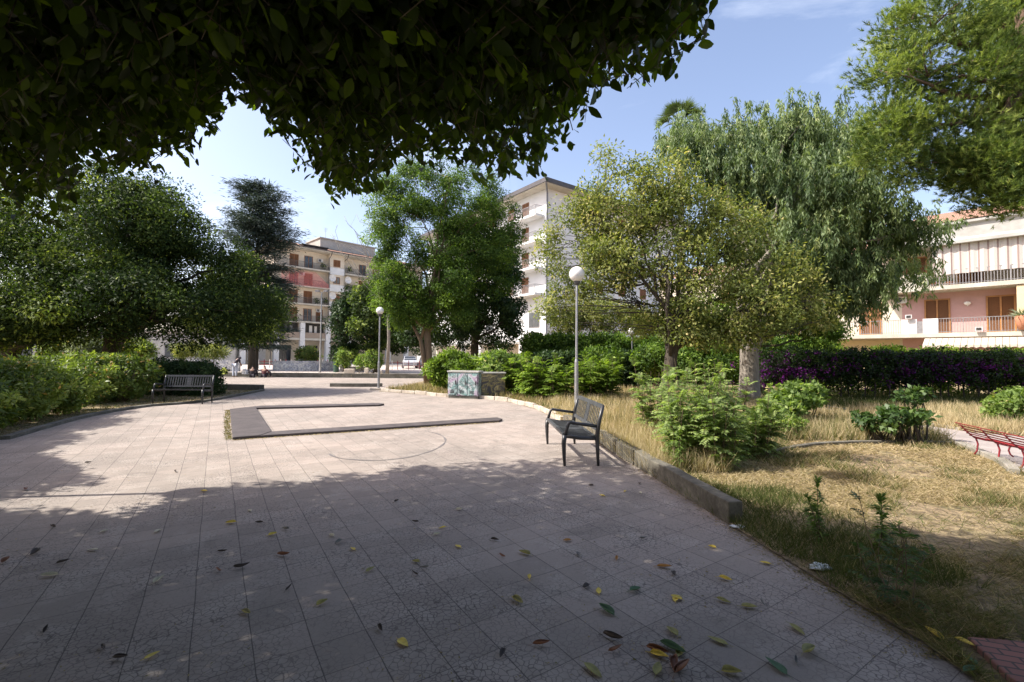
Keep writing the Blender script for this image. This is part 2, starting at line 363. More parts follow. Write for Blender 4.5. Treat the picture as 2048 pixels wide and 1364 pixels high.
M['mark'] = surf('tyre_mark', (.10, .092, .09), (.17, .155, .15), 8, .9)
M['plastic'] = surf('litter_plastic', (.75, .80, .82), (.55, .6, .62), 30, .4)
def mat_rooftile():
    m, nt, b = newmat('roof_tiles')
    wv = nt.nodes.new('ShaderNodeTexWave'); wv.inputs['Scale'].default_value = 2.6; wv.inputs['Distortion'].default_value = .6
    t = nt.nodes.new('ShaderNodeTexCoord'); nt.links.new(t.outputs['Object'], wv.inputs['Vector'])
    n = noise(nt, 3, 6, .7)
    c = ramp(nt, [(.3, (.30, .15, .095)), (.7, (.42, .25, .17))], n.outputs[0]).outputs[0]
    c = mixc(nt, mapr(nt, wv.outputs[0], .3, .8, 0, .4), c, (.17, .09, .06))
    nt.links.new(c, b.inputs['Base Color']); b.inputs['Roughness'].default_value = .9; bump(nt, b, wv.outputs[0], .6, .05); return m
M['roof'] = mat_rooftile()
def mat_stripe(name, a, c, period, duty=.5, axis=0, extra=None):
    m, nt, b = newmat(name)
    t = nt.nodes.new('ShaderNodeTexCoord'); sp = nt.nodes.new('ShaderNodeSeparateXYZ'); nt.links.new(t.outputs['Object'], sp.inputs[0])
    f = mathn(nt, 'FRACT', mathn(nt, 'DIVIDE', sp.outputs[axis], period))
    col = mixc(nt, mathn(nt, 'LESS_THAN', f, duty), a, c)
    if extra: col = mixc(nt, mathn(nt, 'COMPARE', f, extra[1], .03), col, extra[0])
    nt.links.new(col, b.inputs['Base Color']); b.inputs['Roughness'].default_value = .9; return m
M['stripe'] = mat_stripe('striped_fabric', (.50, .465, .42), (.27, .20, .18), .42, .2, 0, ((.50, .43, .42), .55))
M['stripe2'] = mat_stripe('awning_fabric', (.48, .43, .35), (.20, .16, .13), .30, .14, 0)
M['slats'] = mat_stripe('shutter_slats', (.20, .09, .035), (.07, .03, .015), .06, .45, 2)
M['graf1'] = mat_graffiti('graffiti_teal', [(.55, .57, .58), (.16, .30, .28), (.42, .46, .47), (.34, .24, .34), (.60, .62, .62)], 1.5, 3.0)
M['graf2'] = mat_graffiti('graffiti_gold', [(.05, .05, .06), (.30, .26, .10), (.06, .06, .07), (.42, .36, .16), (.10, .09, .09)], 1.9, 7.0)
M['graf3'] = mat_graffiti('graffiti_white', [(.55, .54, .50), (.65, .65, .62), (.30, .32, .38), (.60, .60, .56)], 2.2, 1.0)
# ------------------------------------------------------------------ GROUND
GARDEN = [(-5.81, 20.05), (-3.73, 18.71), (-2.46, 17.6), (-1.24, 17.2), (-.35, 16.4), (.2, 15.34), (.78, 13.68), (1.24, 11.15), (1.62, 8.6), (1.80, 7.0), (2.10, 4.44), (2.20, 3.53), (2.28, 2.94), (2.33, 2.64), (2.31, 2.37), (2.5, .5), (2.6, -6), (60, -6), (60, 60), (-5, 60), (-5.2, 33)]
gv = MB()
gv.add([(-1500, -1500, -.03), (1500, -1500, -.03), (1500, 1500, -.03), (-1500, 1500, -.03)], [(0, 1, 2, 3)])
tag(gv.build('ground', M['far_ground']), kind='structure')
pz = MB(); pz.add([(-11, -10, 0), (3.2, -10, 0), (3.2, 31.6, 0), (-30, 31.6, 0), (-30, 20.5, 0), (-10.9, 20.2, 0), (-10.2, 15.1, 0), (-10.9, 13.8, 0), (-10.65, 11.5, 0), (-9.3, 8.4, 0), (-8.6, 5.5, 0), (-8.4, 0, 0)], [tuple(range(12))])
tag(pz.build('plaza_paving', M['paving']), kind='structure')
fp = MB(); fp.add([(-70, 33.6, -.004), (6, 33.6, -.004), (6, 66, -.004), (-70, 66, -.004)], [(0, 1, 2, 3)])
tag(fp.build('far_plaza_paving', M['pale_paving']), kind='structure')
# soil sheets, gently uneven, each a grid
def soil_sheet(name, poly, z, step=.35, amp=.02):
    xs = [p[0] for p in poly]; ys = [p[1] for p in poly]
    import bmesh
    bm = bmesh.new(); f = bm.faces.new([bm.verts.new((x, y, z)) for x, y in poly]); bmesh.ops.triangulate(bm, faces=[f])
    me = bpy.data.meshes.new(name); bm.to_mesh(me); bm.free(); me.materials.append(M['soil'])
    o = bpy.data.objects.new(name, me); COL.objects.link(o); return tag(o, kind='structure')
soil_sheet('garden_soil', GARDEN, .012)
LBED = [(-8.4, -5), (-8.6, 5.5), (-9.3, 8.4), (-10.65, 11.5), (-10.9, 13.8), (-10.2, 15.1), (-10.9, 20.2), (-30, 20.5), (-30, 31), (-60, 31), (-60, -5)]
soil_sheet('hedge_bed_soil', LBED, .014)
soil_sheet('back_bed_soil', [(-40, 31.9), (-5.9, 31.9), (-5.5, 33.4), (-40, 33.4)], .22)
# garden path on the right
PATH = [(9.2, 16.8), (9.0, 13.3), (8.86, 10.1), (8.41, 8.57), (7.67, 7.16), (7.17, 6.45), (6.4, 5.0), (12, 4.6), (12.0, 8.9), (10.59, 9.51), (10.04, 9.96), (9.85, 11.08), (10.12, 15.07), (10.2, 16.8)]
pp = MB(); pp.add([(x, y, .03) for x, y in PATH], [tuple(range(len(PATH)))])
tag(pp.build('path', M['path']), kind='structure')
# ------------------------------------------------------------------ kerbs (each a thing)
def ribbon(mb, pts, w, z0, z1, jit=0, rng=random.Random(1)):
    """low wall of width w whose inner edge follows pts (to the left of travel)"""
    P = np.array(pts, float); T = np.gradient(P, axis=0); T = unit(T); Nn = np.stack([T[:, 1], -T[:, 0]], 1)
    A = P; B = P + Nn * w; n = len(P); V = []
    for i in range(n):
        j = rng.uniform(-jit, jit)
        V += [(A[i][0], A[i][1], z0), (A[i][0], A[i][1], z1 + j), (B[i][0], B[i][1], z1 + j), (B[i][0], B[i][1], z0)]
    F = []
    for i in range(n - 1):
        a, b = i * 4, i * 4 + 4
        F += [(a, b, b + 1, a + 1), (a + 1, b + 1, b + 2, a + 2), (a + 2, b + 2, b + 3, a + 3)]
    F += [(0, 1, 2, 3), tuple(range((n - 1) * 4 + 3, (n - 1) * 4 - 1, -1))]
    mb.add(V, F)
def smooth_path(pts, step=.35):
    P = np.array(pts, float); out = []
    for i in range(len(P) - 1):
        p0 = P[max(i - 1, 0)]; p1 = P[i]; p2 = P[i + 1]; p3 = P[min(i + 2, len(P) - 1)]
        k = max(2, int(np.linalg.norm(p2 - p1) / step))
        for t in np.linspace(0, 1, k, endpoint=False):
            out.append(.5 * ((2 * p1) + (-p0 + p2) * t + (2 * p0 - 5 * p1 + 4 * p2 - p3) * t ** 2 + (-p0 + 3 * p1 - 3 * p2 + p3) * t ** 3))
    out.append(P[-1]); return out
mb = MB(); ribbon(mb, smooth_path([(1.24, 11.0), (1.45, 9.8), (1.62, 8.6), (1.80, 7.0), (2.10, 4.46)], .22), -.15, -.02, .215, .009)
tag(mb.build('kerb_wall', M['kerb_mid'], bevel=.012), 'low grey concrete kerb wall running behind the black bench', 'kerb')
kp = smooth_path([(-5.7, 20.0), (-3.73, 18.71), (-2.46, 17.55), (-1.24, 17.1), (-.35, 16.35), (.2, 15.3), (.78, 13.68), (1.24, 11.05)], .3)
for i in range(0, len(kp) - 2, 2):
    seg = [np.array(q) for q in kp[i:i + 3]]
    seg[-1] = seg[-1] - unit(seg[-1] - seg[-2]) * .03
    mb = MB(); ribbon(mb, seg, -.13, -.02, .12 + .02 * ((i // 2) % 3 == 0), .006)
    o = mb.build('kerb_stone', M['kerb_pale'], bevel=.01)
    tag(o, 'short pale kerb stone in the row edging the dry garden', 'kerb stone', 'pale kerb stones along the garden edge')
def wall_thing(name, pts, wd, z1, m, label, cat, group=None, z0=-.02, jit=.004):
    mb = MB(); ribbon(mb, smooth_path(pts, .6), wd, z0, z1, jit); return tag(mb.build(name, m, bevel=.01), label, cat, group)
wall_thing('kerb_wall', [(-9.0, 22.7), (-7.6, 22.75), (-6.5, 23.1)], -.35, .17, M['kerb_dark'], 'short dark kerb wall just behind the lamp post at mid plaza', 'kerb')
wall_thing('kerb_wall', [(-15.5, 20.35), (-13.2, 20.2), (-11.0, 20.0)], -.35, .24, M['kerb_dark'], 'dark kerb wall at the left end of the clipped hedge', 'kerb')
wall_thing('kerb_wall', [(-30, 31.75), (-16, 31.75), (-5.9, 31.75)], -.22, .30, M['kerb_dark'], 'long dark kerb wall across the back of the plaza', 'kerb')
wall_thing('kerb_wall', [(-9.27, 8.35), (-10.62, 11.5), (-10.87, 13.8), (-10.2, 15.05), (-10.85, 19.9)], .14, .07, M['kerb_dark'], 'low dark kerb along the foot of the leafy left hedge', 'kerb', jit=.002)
wall_thing('kerb_wall', [(7.05, 6.38), (7.62, 7.10), (8.30, 8.45)], -.12, .10, M['kerb'], 'concrete kerb between the dry lawn and the path under the red bench', 'kerb')
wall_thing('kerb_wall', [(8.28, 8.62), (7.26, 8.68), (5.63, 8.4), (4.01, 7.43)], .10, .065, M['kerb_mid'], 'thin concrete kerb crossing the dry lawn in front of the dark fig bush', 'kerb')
wall_thing('kerb_wall', [(12.0, 9.15), (10.7, 9.7), (10.2, 10.05), (10.0, 11.08), (10.25, 15.0)], .12, .08, M['kerb'], 'kerb on the far side of the garden path, against the tall straw grass', 'kerb')
# raised dark U-shaped frame in the paving
fr = empty('planter_frame', (-5.1, 8.8, 0), 'dark U-shaped rim set into the sunlit paving, open on its right side', 'frame')
def quadslab(pts, z0, z1, name, m, parent, o):
    mb = MB(); mb.prism([(x - o[0], y - o[1]) for x, y in pts], z0, z1); return mb.build(name, m, parent, bevel=.008)
fo = (-5.1, 8.8)
quadslab([(-5.14, 8.50), (-4.78, 8.74), (-4.80, 9.22), (-7.35, 13.22), (-7.87, 12.85)], .0, .058, 'rim', M['coping'], fr, fo)
nr_ = [(-4.775, 8.74), (-.30, 11.08), (-.22, 11.35), (-.36, 11.62), (-4.795, 9.22)]
quadslab(nr_, .0, .052, 'rim', M['coping'], fr, fo)
quadslab([(-7.345, 13.225), (-4.12, 14.30), (-4.05, 14.62), (-4.28, 14.80), (-7.50, 13.75), (-7.865, 12.86)], .0, .054, 'rim', M['coping'], fr, fo)
# arc left by a tyre
ap = [ground_point(*q) for q in [(658, 908), (672, 915), (700, 919), (760, 921), (820, 914), (865, 901), (885, 890), (891, 881), (886, 873), (872, 867), (850, 862)]]
mb = MB(); sp_ = smooth_path(ap, .08)
P = np.array(sp_); T = unit(np.gradient(P, axis=0)); Nn = np.stack([T[:, 1], -T[:, 0]], 1)
V = []; F = []
for i, (p, n_) in enumerate(zip(P, Nn)):
    ww = .016 + .007 * math.sin(i * .9); V += [(*(p - n_ * ww), .004), (*(p + n_ * ww), .004)]
F = [(2 * i, 2 * i + 1, 2 * i + 3, 2 * i + 2) for i in range(len(P) - 1)]
mb.add(V, F); tag(mb.build('tyre_mark', M['mark']), 'thin dark curved tyre mark on the sunlit paving', 'mark')
# ------------------------------------------------------------------ LEFT APARTMENT BLOCK (local x along the facade, y into the building)
def railing(x0, x1, y, z0, h, sp=.14, r=.012, mb=None, yret=None):
    mb = mb or MB()
    mb.box(x0, x1, y - .025, y + .025, z0 + h - .04, z0 + h); mb.box(x0, x1, y - .015, y + .015, z0 + .07, z0 + .10)
    n = max(2, int((x1 - x0) / sp))
    for i in range(n + 1):
        x = x0 + (x1 - x0) * i / n; k = r * (1.8 if i % 9 == 0 else 1)
        mb.box(x - k, x + k, y - k, y + k, z0, z0 + h - .04)
    if yret is not None:
        for xx in (x0, x1):
            mb.box(xx - .02, xx + .02, y + .025, yret, z0 + h - .04, z0 + h)
            for i in range(1, int((yret - y) / sp)): mb.box(xx - r, xx + r, y + i * sp - r, y + i * sp + r, z0, z0 + h - .04)
    return mb
def window(parent, x, z, w_, h, y=0, shutter='slats', frame='shutter', pane='glass', proud=.05):
    """window or balcony door: frame, with leaves as sub-parts"""
    m = MB(); t = .09
    m.box(x, x + w_, y - proud, y + .05, z, z + t); m.box(x, x + w_, y - proud, y + .05, z + h - t, z + h)
    m.box(x, x + t, y - proud, y + .05, z + t, z + h - t); m.box(x + w_ - t, x + w_, y - proud, y + .05, z + t, z + h - t)
    m.box(x + w_ / 2 - .045, x + w_ / 2 + .045, y - proud, y + .05, z + t, z + h - t)
    f = m.build('window', M[frame], parent)
    a = MB(); a.box(x + t, x + w_ / 2 - .045, y - .018, y + .03, z + t, z + h - t).box(x + w_ / 2 + .045, x + w_ - t, y - .018, y + .03, z + t, z + h - t)
    a.build('shutter' if shutter == 'slats' else 'pane', M[shutter], f)
    return f
LA = math.atan2(.72, .69)
lb = empty('apartment_building', (-41.3, 69.4, 0), 'six-storey cream apartment block with tiled roof and brown shutters, behind the dark cedar', 'building', rz=LA)
m = MB(); m.box(4.9, 13.75, 1.2, 15, 4.4, 19.15); m.box(13.75, 16.45, .35, 15, 4.4, 19.152); m.box(16.45, 34, 1.4, 15, 4.4, 19.148); m.box(.3, 34, 3.0, 14.8, 0, 4.4)
m.box(.0, 4.9, 1.3, 14.9, 4.4, 7.3)
m.build('wall', M['cream'], lb)
m = MB()
for x in (.1, 4.9, 8.95, 13.3, 17.2, 21.2, 25.2, 29.2): m = MB(); m.box(x, x + .75, .0, .7, 0, 6.9); m.build('pillar', M['white_wall'], lb)
m = MB(); m.box(-.1, 34, .15, 3.0, 3.95, 4.3); m.build('arcade_ceiling', M['slab'], lb)
m = MB()
for x0, x1 in ((.86, 4.89), (5.66, 8.94), (9.71, 13.29), (14.06, 17.19), (17.96, 21.19), (21.96, 25.19)): m.box(x0, x1, .25, .45, 4.3, 5.25)
m.build('parapet', M['brown_panel'], lb)
for x0, x1 in ((.9, 4.8), (5.7, 8.9), (9.75, 13.25), (14.1, 17.1), (18, 21.1)):
    m = MB(); m.box(x0, x1, 1.1, 1.18, 5.25, 6.85); f = m.build('window_band', M['dark'], lb)
    m = MB(); m.box(x0 + 1.0, x0 + 1.5, 1.0, 1.08, 5.3, 6.5).box(x0 + 1.9, x0 + 2.3, 1.0, 1.08, 5.3, 6.4); m.build('pane', M['white_paint'] if x0 == 9.75 else M['glass'], f)
m = MB(); m.box(1.9, 4.6, 2.9, 2.98, .5, 3.1); m.build('shop_shutter', M['white_paint'], lb)
for x0, x1 in ((5.9, 8.5), (10.3, 13.0), (14.8, 17.0), (18.5, 21), (22.5, 25)):
    m = MB(); m.box(x0, x1, 2.9, 2.98, .05, 3.1); f = m.build('shop_front', M['glass'], lb)
    m = MB(); [m.box(x0 + k * (x1 - x0) / 4 - .03, x0 + k * (x1 - x0) / 4 + .03, 2.84, 2.9, .05, 3.1) for k in range(5)]; m.box(x0, x1, 2.85, 2.895, 2.3, 2.38); m.build('frame', M['rail'], f)
floors = [7.0, 10.0, 13.0, 16.0]
for i, z in enumerate(floors):
    for (x0, x1, yb) in ((5.0, 13.7, 1.2), (16.5, 25.2, 1.4), (25.4, 33, 1.4)):
        m = MB(); m.box(x0, x1, -.1, yb - .002, z - .12, z + .12); s_ = m.build('balcony', M['slab'], lb)
        railing(x0 + .04, x1 - .04, -.04, z + .12, 1.0, .16, .016).build('railing', M['rail'], s_)
    for x in (7.35, 9.75): window(lb, x, z + .13, 1.45, 2.25, 1.2, 'slats' if (i + int(x)) % 3 else 'glass')
    window(lb, 12.0 if i % 2 else 11.9, z + .13, 1.2, 2.25, 1.2, 'slats') if i < 1 else None
    window(lb, 14.45, z + 1.05, 1.25, 1.25, .35, 'glass' if i == 2 else 'slats')
    for x in (19.8, 22.6, 26.8, 30): window(lb, x, z + .13, 1.4, 2.25, 1.4, 'slats' if (i * 3 + int(x)) % 2 else 'glass')
    m = MB(); m.box(13.78, 16.43, .2, .34, z - .35, z + .85); m.build('bay_parapet', M['white_wall'], lb)
rfv = MB()
rfv.add([(4.0, -.9, 19.45), (34.5, -.9, 19.45), (34.5, 5.2, 21.2), (6.5, 5.2, 21.2), (6.5, 10, 21.2), (34.5, 10, 21.2), (34.5, 16, 19.45), (4.0, 16, 19.45)], [(0, 1, 2, 3), (0, 3, 4, 7), (7, 4, 5, 6), (3, 2, 5, 4)])
ro = rfv.build('roof', M['roof'], lb)
m = MB(); m.box(4.05, 34.4, -.85, 15.9, 19.15, 19.40); m.build('eave', M['slab'], ro)
m = MB(); m.tube([(3.9, -.98, 19.4), (34.5, -.98, 19.4)], .09, 6); m.build('gutter', M['gutter'], ro)
m = MB(); m.box(9.0, 13.5, .3, 2.0, 19.98, 20.2, None); m.build('skylight', M['dark'], ro)
m = MB(); m.box(13.6, 24.5, 4, 10, 20.9, 22.6); m.box(13.4, 24.7, 3.8, 10.2, 22.6, 22.8); m.build('penthouse', M['grey_conc'], lb)
for x in (8.6, 13.62, 16.6):
    m = MB(); m.tube([(x, -.95, 19.3), (x, -.6, 18.7), (x, 1.0 if x != 13.62 else .2, 18.3), (x, 1.05 if x != 13.62 else .2, 7.4)] if x != 8.6 else [(4.6, -.95, 3.9), (4.3, -.2, 3.4), (4.3, -.2, .1)], .07, 6); m.build('drain_pipe', M['gutter'], lb)
for x, z in ((14.0, 14.9), (16.86, 14.9), (14.07, 11.8), (14.14, 8.7)):
    m = MB(); m.add(*(lambda k: ([(x + .62 * math.cos(t), -.35 - .10 * (1 - 0), z + .62 * math.sin(t)) for t in k] + [(x, -.18, z)], [(i, (i + 1) % len(k), len(k)) for i in range(len(k))]))([2 * PI * i / 16 for i in range(16)]))
    m.tube([(x, -.18, z), (x, .3, z - .3)], .03, 5); m.build('satellite_dish', M['white_paint'], lb)
m = MB(); m.add([(5.6, -.16, 15.5), (11.2, -.16, 15.5), (13.5, -.16, 13.6), (13.5, -.16, 13.0), (5.6, -.16, 13.0)], [(0, 1, 2, 3, 4)]); m.build('awning', M['red_curtain'], lb)
def leaf_ball(cx, cy, cz, rx, rz_, n, L_, rng, Lw=.5):
    d = unit(rng.normal(size=(n, 3))); r = rng.random(n) ** .5
    p = np.array([cx, cy, cz]) + d * r[:, None] * np.array([rx, rx, rz_])
    return leaf_verts(p, unit(rng.normal(size=(n, 3))), unit(d + rng.normal(size=(n, 3)) * .6), L_ * rng.uniform(.7, 1.3, n), L_ * Lw, DIAMOND)
prng = np.random.default_rng(77)
for x, z in ((12.6, 16.5), (13.1, 10.5), (11.6, 10.4), (12.4, 7.5), (17.4, 16.6), (18.2, 13.5), (17.2, 13.5)):
    V = leaf_ball(x, .25, z + .35, .5, .55, 120, .28, prng)
    fast_mesh('balcony_plant', V, 4, DIAMOND[1], M['leaf_dark'], prng.random(120), parent=lb)
for x, z in ((11.9, 8.9), (18.4, 11.9), (8.95, 14.9), (22.0, 14.8), (12.0, 17.6)):
    m = MB(); yb = 1.2 if x < 13.7 else 1.4; m.box(x, x + .8, yb - .3, yb - .01, z, z + .55); f = m.build('air_conditioner', M['white_paint'], lb); m = MB(); m.box(x + .08, x + .5, yb - .315, yb - .301, z + .07, z + .48); m.build('fan_grille', M['rail'], f)
for x, y, h in ((15, 5, 2.2), (17.5, 7, 1.6), (21.5, 5.5, 2.5), (24, 6, 1.8), (9.5, 5, 1.9)):
    z0 = 22.75 if x > 13.4 else 21.1; m = MB(); m.tube([(x, y, z0), (x, y, z0 + h)], .03, 5)
    for j in range(5): m.tube([(x - .45 + j * .05, y, z0 + h - .1 - j * .16), (x + .45 - j * .05, y, z0 + h - .1 - j * .16)], .012, 4)
    m.build('aerial', M['rail_grey'], lb)
# ------------------------------------------------------------------ WHITE TOWER
WA = math.atan2(.6, .8)
wb = empty('apartment_tower', (3.9, 52, 0), 'tall white seven-storey apartment tower with small balconies, right of the bright green tree', 'building', rz=WA)
m = MB(); m.box(0, 5.6, .0, 30, 3.4, 20.9); m.box(5.6, 26, .9, 30, 3.4, 20.9); m.build('wall', M['white_wall'], wb)
m = MB(); m.box(1.6, 26, 1.8, 29.8, 0, 3.4); m.build('ground_floor_wall', M['cream'], wb)
m = MB()
for x, y in ((.02, .02), (.02, 4.6), (.02, 9.2), (.02, 13.8), (.02, 18.4), (5, .95), (10, .95), (15, .95)): m = MB(); m.box(x, x + .6, y, y + .55, 0, 3.1); m.build('pillar', M['white_wall'], wb)
m = MB(); m.box(-.03, 26, -.03, 29.9, 3.1, 3.4); m.build('arcade_ceiling', M['grey_conc'], wb)
m = MB(); m.box(-1.3, 27, -1.3, 31, 20.9, 21.35); e_ = m.build('roof', M['slab'], wb)
m = MB(); m.box(-1.42, 27.1, -1.42, -1.3, 21.0, 21.5); m.box(-1.42, -1.3, -1.3, 31, 21.0, 21.5); m.build('gutter', M['gutter'], e_)
m = MB(); m.add([(-1.3, -1.3, 21.36), (27, -1.3, 21.36), (27, 31, 21.36), (-1.3, 31, 21.36), (4, 5, 22.6), (22, 5, 22.6), (22, 25, 22.6), (4, 25, 22.6)], [(0, 1, 5, 4), (1, 2, 6, 5), (2, 3, 7, 6), (3, 0, 4, 7), (4, 5, 6, 7)]); m.build('tiles', M['roof'], e_)
m = MB(); m.tube([(-1.3, -1.3, 21.0), (-.1, -.12, 20.4), (-.1, -.12, .2)], .10, 8); m.build('drain_pipe', M['pipe'], wb)
m = MB(); m.tube([(5.5, .8, 20.8), (5.5, .8, .2)], .08, 8); m.build('drain_pipe', M['pipe'], wb)
def lrot(mbv):   # builds on the x=0 face: swap so that 'along' is +y and 'out' is -x
    mbv.v = [(y, x, z) for x, y, z in mbv.v]; return mbv
for i, z in enumerate((8.75, 11.75, 14.8, 17.85)):
    for (a, b) in ((.5, 8.6), (13.5, 20.5)):
        m = MB(); m.box(a, b, -1.35, -.002, z - .14, z + .1); s_ = lrot(m).build('balcony', M['white_wall'], wb)
        lrot(railing(a + .04, b - .04, -1.3, z + .1, 1.0, .15, .014, yret=-.03)).build('railing', M['rail_grey'], s_)
    for a in (3.3, 6.2, 10.6, 15.5):
        f = MB(); t = .09; w_, h = 1.3, 2.2 if a != 10.6 else 1.3; z0 = z + .12 if a != 10.6 else z + 1.0
        f.box(a, a + w_, -.05, .02, z0, z0 + h); fo_ = lrot(f).build('window', M['shutter'], wb)
        f = MB(); f.box(a + .1, a + w_ / 2 - .05, -.08, -.052, z0 + .1, z0 + h - .1).box(a + w_ / 2 + .05, a + w_ - .1, -.08, -.052, z0 + .1, z0 + h - .1); lrot(f).build('shutter', M['slats'], fo_)
for a, z0 in ((1.2, 4.95), (6.0, 4.95), (10.5, 4.95)):
    f = MB(); f.box(a, a + 1.95, -.05, .02, z0, z0 + 1.85); fo_ = lrot(f).build('window', M['rail_grey'], wb)
    f = MB(); f.box(a + .1, a + .93, -.07, -.052, z0 + .1, z0 + 1.75).box(a + 1.02, a + 1.85, -.07, -.052, z0 + .1, z0 + 1.75); lrot(f).build('pane', M['glass'], fo_)
for z in (5.2, 8.8, 11.9, 14.9, 17.9):
    for x in (9, 13.5, 18):
        window(wb, x, z + .9, 1.3, 1.4, .9, 'slats')
m = MB()
# ------------------------------------------------------------------ RIGHT APARTMENTS
RA = math.atan2(-6.6, 6)
rb = empty('apartment_building', (24.8, 34.2, 0), 'pink and cream low apartments with long balconies and striped awnings, above the bougainvillea hedge', 'building', rz=RA)
Y1 = 1.5
m = MB(); m.box(-16, 3.2, Y1, 14, 0, 6.2); m.box(-16, 14, Y1 + .003, 14, 6.2, 9.3); m.build('wall', M['cream'], rb)
m = MB(); m.box(3.2, 14, Y1 - .004, 13.9, 0, 6.2); m.build('wall', M['pink_wall'], rb)
m = MB(); m.box(-7, 3.05, Y1 - .03, Y1 - .003, 0, 3.0); m.build('ground_floor_wall', M['yellow_wall'], rb)
m = MB(); m.box(8.75, 9.1, .1, Y1 - .01, 3.35, 6.2); m.build('dividing_wall', M['yellow_wall'], rb)
for z, xa, nm in ((3.1, -12, 'balcony'), (6.25, 2.2, 'balcony')):
    m = MB(); m.box(xa, 14, 0, Y1 - .006, z, z + .27); s_ = m.build(nm, M['slab'], rb)
    if z < 4:
        railing(-11.9, 3.3, .06, z + .27, .98, .13, .012).build('railing', M['rail_grey'], s_)
        railing(5.22, 14, .06, z + .27, .98, .13, .012).build('railing', M['rail_grey'], s_)
        m = MB(); m.box(3.32, 4.15, .03, .10, z + .2, z + 1.26).box(4.45, 5.2, .03, .10, z + .2, z + 1.26); m.build('balcony_panel', M['white_paint'], s_)
        m = MB(); m.box(4.15, 4.45, .05, .09, z + .27, z + 1.1); m.build('balcony_panel', M['rail_grey'], s_)
    else:
        railing(4.75, 14, .06, z + .27, .98, .14, .018).build('railing', M['rail_grey'], s_)
        m = MB(); m.box(2.25, 3.05, .03, .10, z + .2, z + 1.2).box(3.32, 4.72, .03, .10, z + .2, z + 1.2); m.build('balcony_panel', M['slab'], s_)
        m = MB(); m.box(3.05, 3.32, .05, .09, z + .27, z + 1.1); m.build('balcony_panel', M['rail_grey'], s_)
for x in (-8.6, -4.6, .7): window(rb, x, 3.38, 1.35, 2.4, Y1, 'slats', 'wood_frame')
for x in (4.40, 7.40, 10.6): window(rb, x, 3.38, 1.32, 2.40, Y1 - .006, 'slats', 'wood_frame', proud=.07)
for x in (-9.6, -5, -1, 3.3, 6.1, 9.3): window(rb, x, 6.53, 1.3, 2.3, Y1 + .003, 'slats', 'wood_frame')
window(rb, 1.6, 1.4, 1.0, 1.15, Y1 - .03, 'slats', 'wood_frame'); window(rb, -3.2, 1.4, 1.0, 1.15, Y1 - .03, 'slats', 'wood_frame')
m = MB(); m.xprism([(-.35, 9.15), (-.35, 9.35), (-.05, 9.55), (-.05, 10.35), (-.25, 10.45), (-.25, 10.6), (Y1 + 1, 10.6), (Y1 + 1, 9.3), (Y1 - .1, 9.3), (Y1 - .1, 9.15)], 2.0, 14); ro = m.build('fascia', M['grey_conc'], rb)
m = MB(); m.xprism([(Y1 - .4, 9.05), (Y1 - .4, 9.3), (Y1 + 1, 9.6), (Y1 + 1, 9.05)], -16, 2.0); m.build('fascia', M['grey_conc'], rb)
m = MB(); m.add([(1.8, -.30, 10.66), (14, -.30, 10.66), (14, 5.5, 12.6), (4.2, 5.5, 12.6), (1.8, 14, 10.66), (4.2, 9, 12.6), (14, 9, 12.6), (14, 14, 10.66)], [(0, 1, 2, 3), (0, 3, 5, 4), (3, 2, 6, 5), (4, 5, 6, 7)]); ro = m.build('roof', M['roof'], rb)
m = MB(); m.add([(-16, Y1 - .5, 9.45), (1.8, Y1 - .5, 9.45), (1.8, 7, 11.4), (-16, 7, 11.4)], [(0, 1, 2, 3)]); m.add([(-16, 7, 11.4), (1.8, 7, 11.4), (1.8, 14, 9.4), (-16, 14, 9.4)], [(0, 1, 2, 3)]); m.build('roof', M['roof'], rb)
m = MB(); nseg = 60
for k in range(nseg):      # hanging striped drop awning with soft folds
    x = 5.0 + 9 * k / nseg; x2 = 5.0 + 9 * (k + 1) / nseg
    y = .02 + .035 * math.sin(k * 1.9); y2 = .02 + .035 * math.sin((k + 1) * 1.9)
    m.add([(x, y, 7.22), (x2, y2, 7.22), (x2, y2 + .0, 9.16), (x, y, 9.16), (x, y + .02, 7.22), (x2, y2 + .02, 7.22), (x2, y2 + .02, 9.16), (x, y + .02, 9.16)], [(0, 1, 2, 3), (7, 6, 5, 4), (0, 4, 5, 1)])
m.build('drop_awning', M['stripe'], rb)
m = MB(); sc = []
m.add([(4.55, -.1, 3.02), (14, -.1, 3.02), (14, -1.35, 2.55), (4.55, -1.35, 2.55)], [(0, 1, 2, 3)])
for k in range(80):
    x = 4.55 + 9.45 * k / 80; x2 = x + 9.45 / 80; h1, h2 = (.16 + .045 * math.cos(k * PI / 1.5), .16 + .045 * math.cos((k + 1) * PI / 1.5))
    m.add([(x, -1.352, 2.55), (x2, -1.352, 2.55), (x2, -1.352, 2.55 - h2), (x, -1.352, 2.55 - h1)], [(0, 1, 2, 3)])
m.build('striped_awning', M['stripe2'], rb)
m = MB(); m.box(2.82, 3.5, Y1 - .32, Y1 - .01, 5.62, 6.08); f = m.build('air_conditioner', M['white_paint'], rb)
m = MB(); m.lathe([(.01, -.02), (.19, -.02), (.19, .0), (.01, 0)], 0, 0, 16); m.v = [(3.06 + x, Y1 - .33 + z_, 5.85 + y) for x, y, z_ in m.v]; m.build('fan_grille', M['rail'], f)
for x, y, z in ((6.55, Y1 - .15, 5.35),):
    m = MB(); m.lathe([(.02, z - .12), (.1, z - .1), (.18, z), (.16, z + .1), (.02, z + .15)], x, y, 14).box(x - .03, x + .03, y, Y1 - .005, z - .16, z - .10); m.build('wall_lamp', M['globe'], rb, smooth=True)
for x, z in ((3.75, 4.42), (7.11, 3.45)):
    m = MB(); m.box(x - .17, x + .17, -.22, -.12, z - .02, z + .24); f = m.build('floodlight', M['white_paint'], rb)
    m = MB(); m.box(x - .12, x + .12, -.232, -.221, z + .02, z + .2); m.build('lens', M['dark'], f)
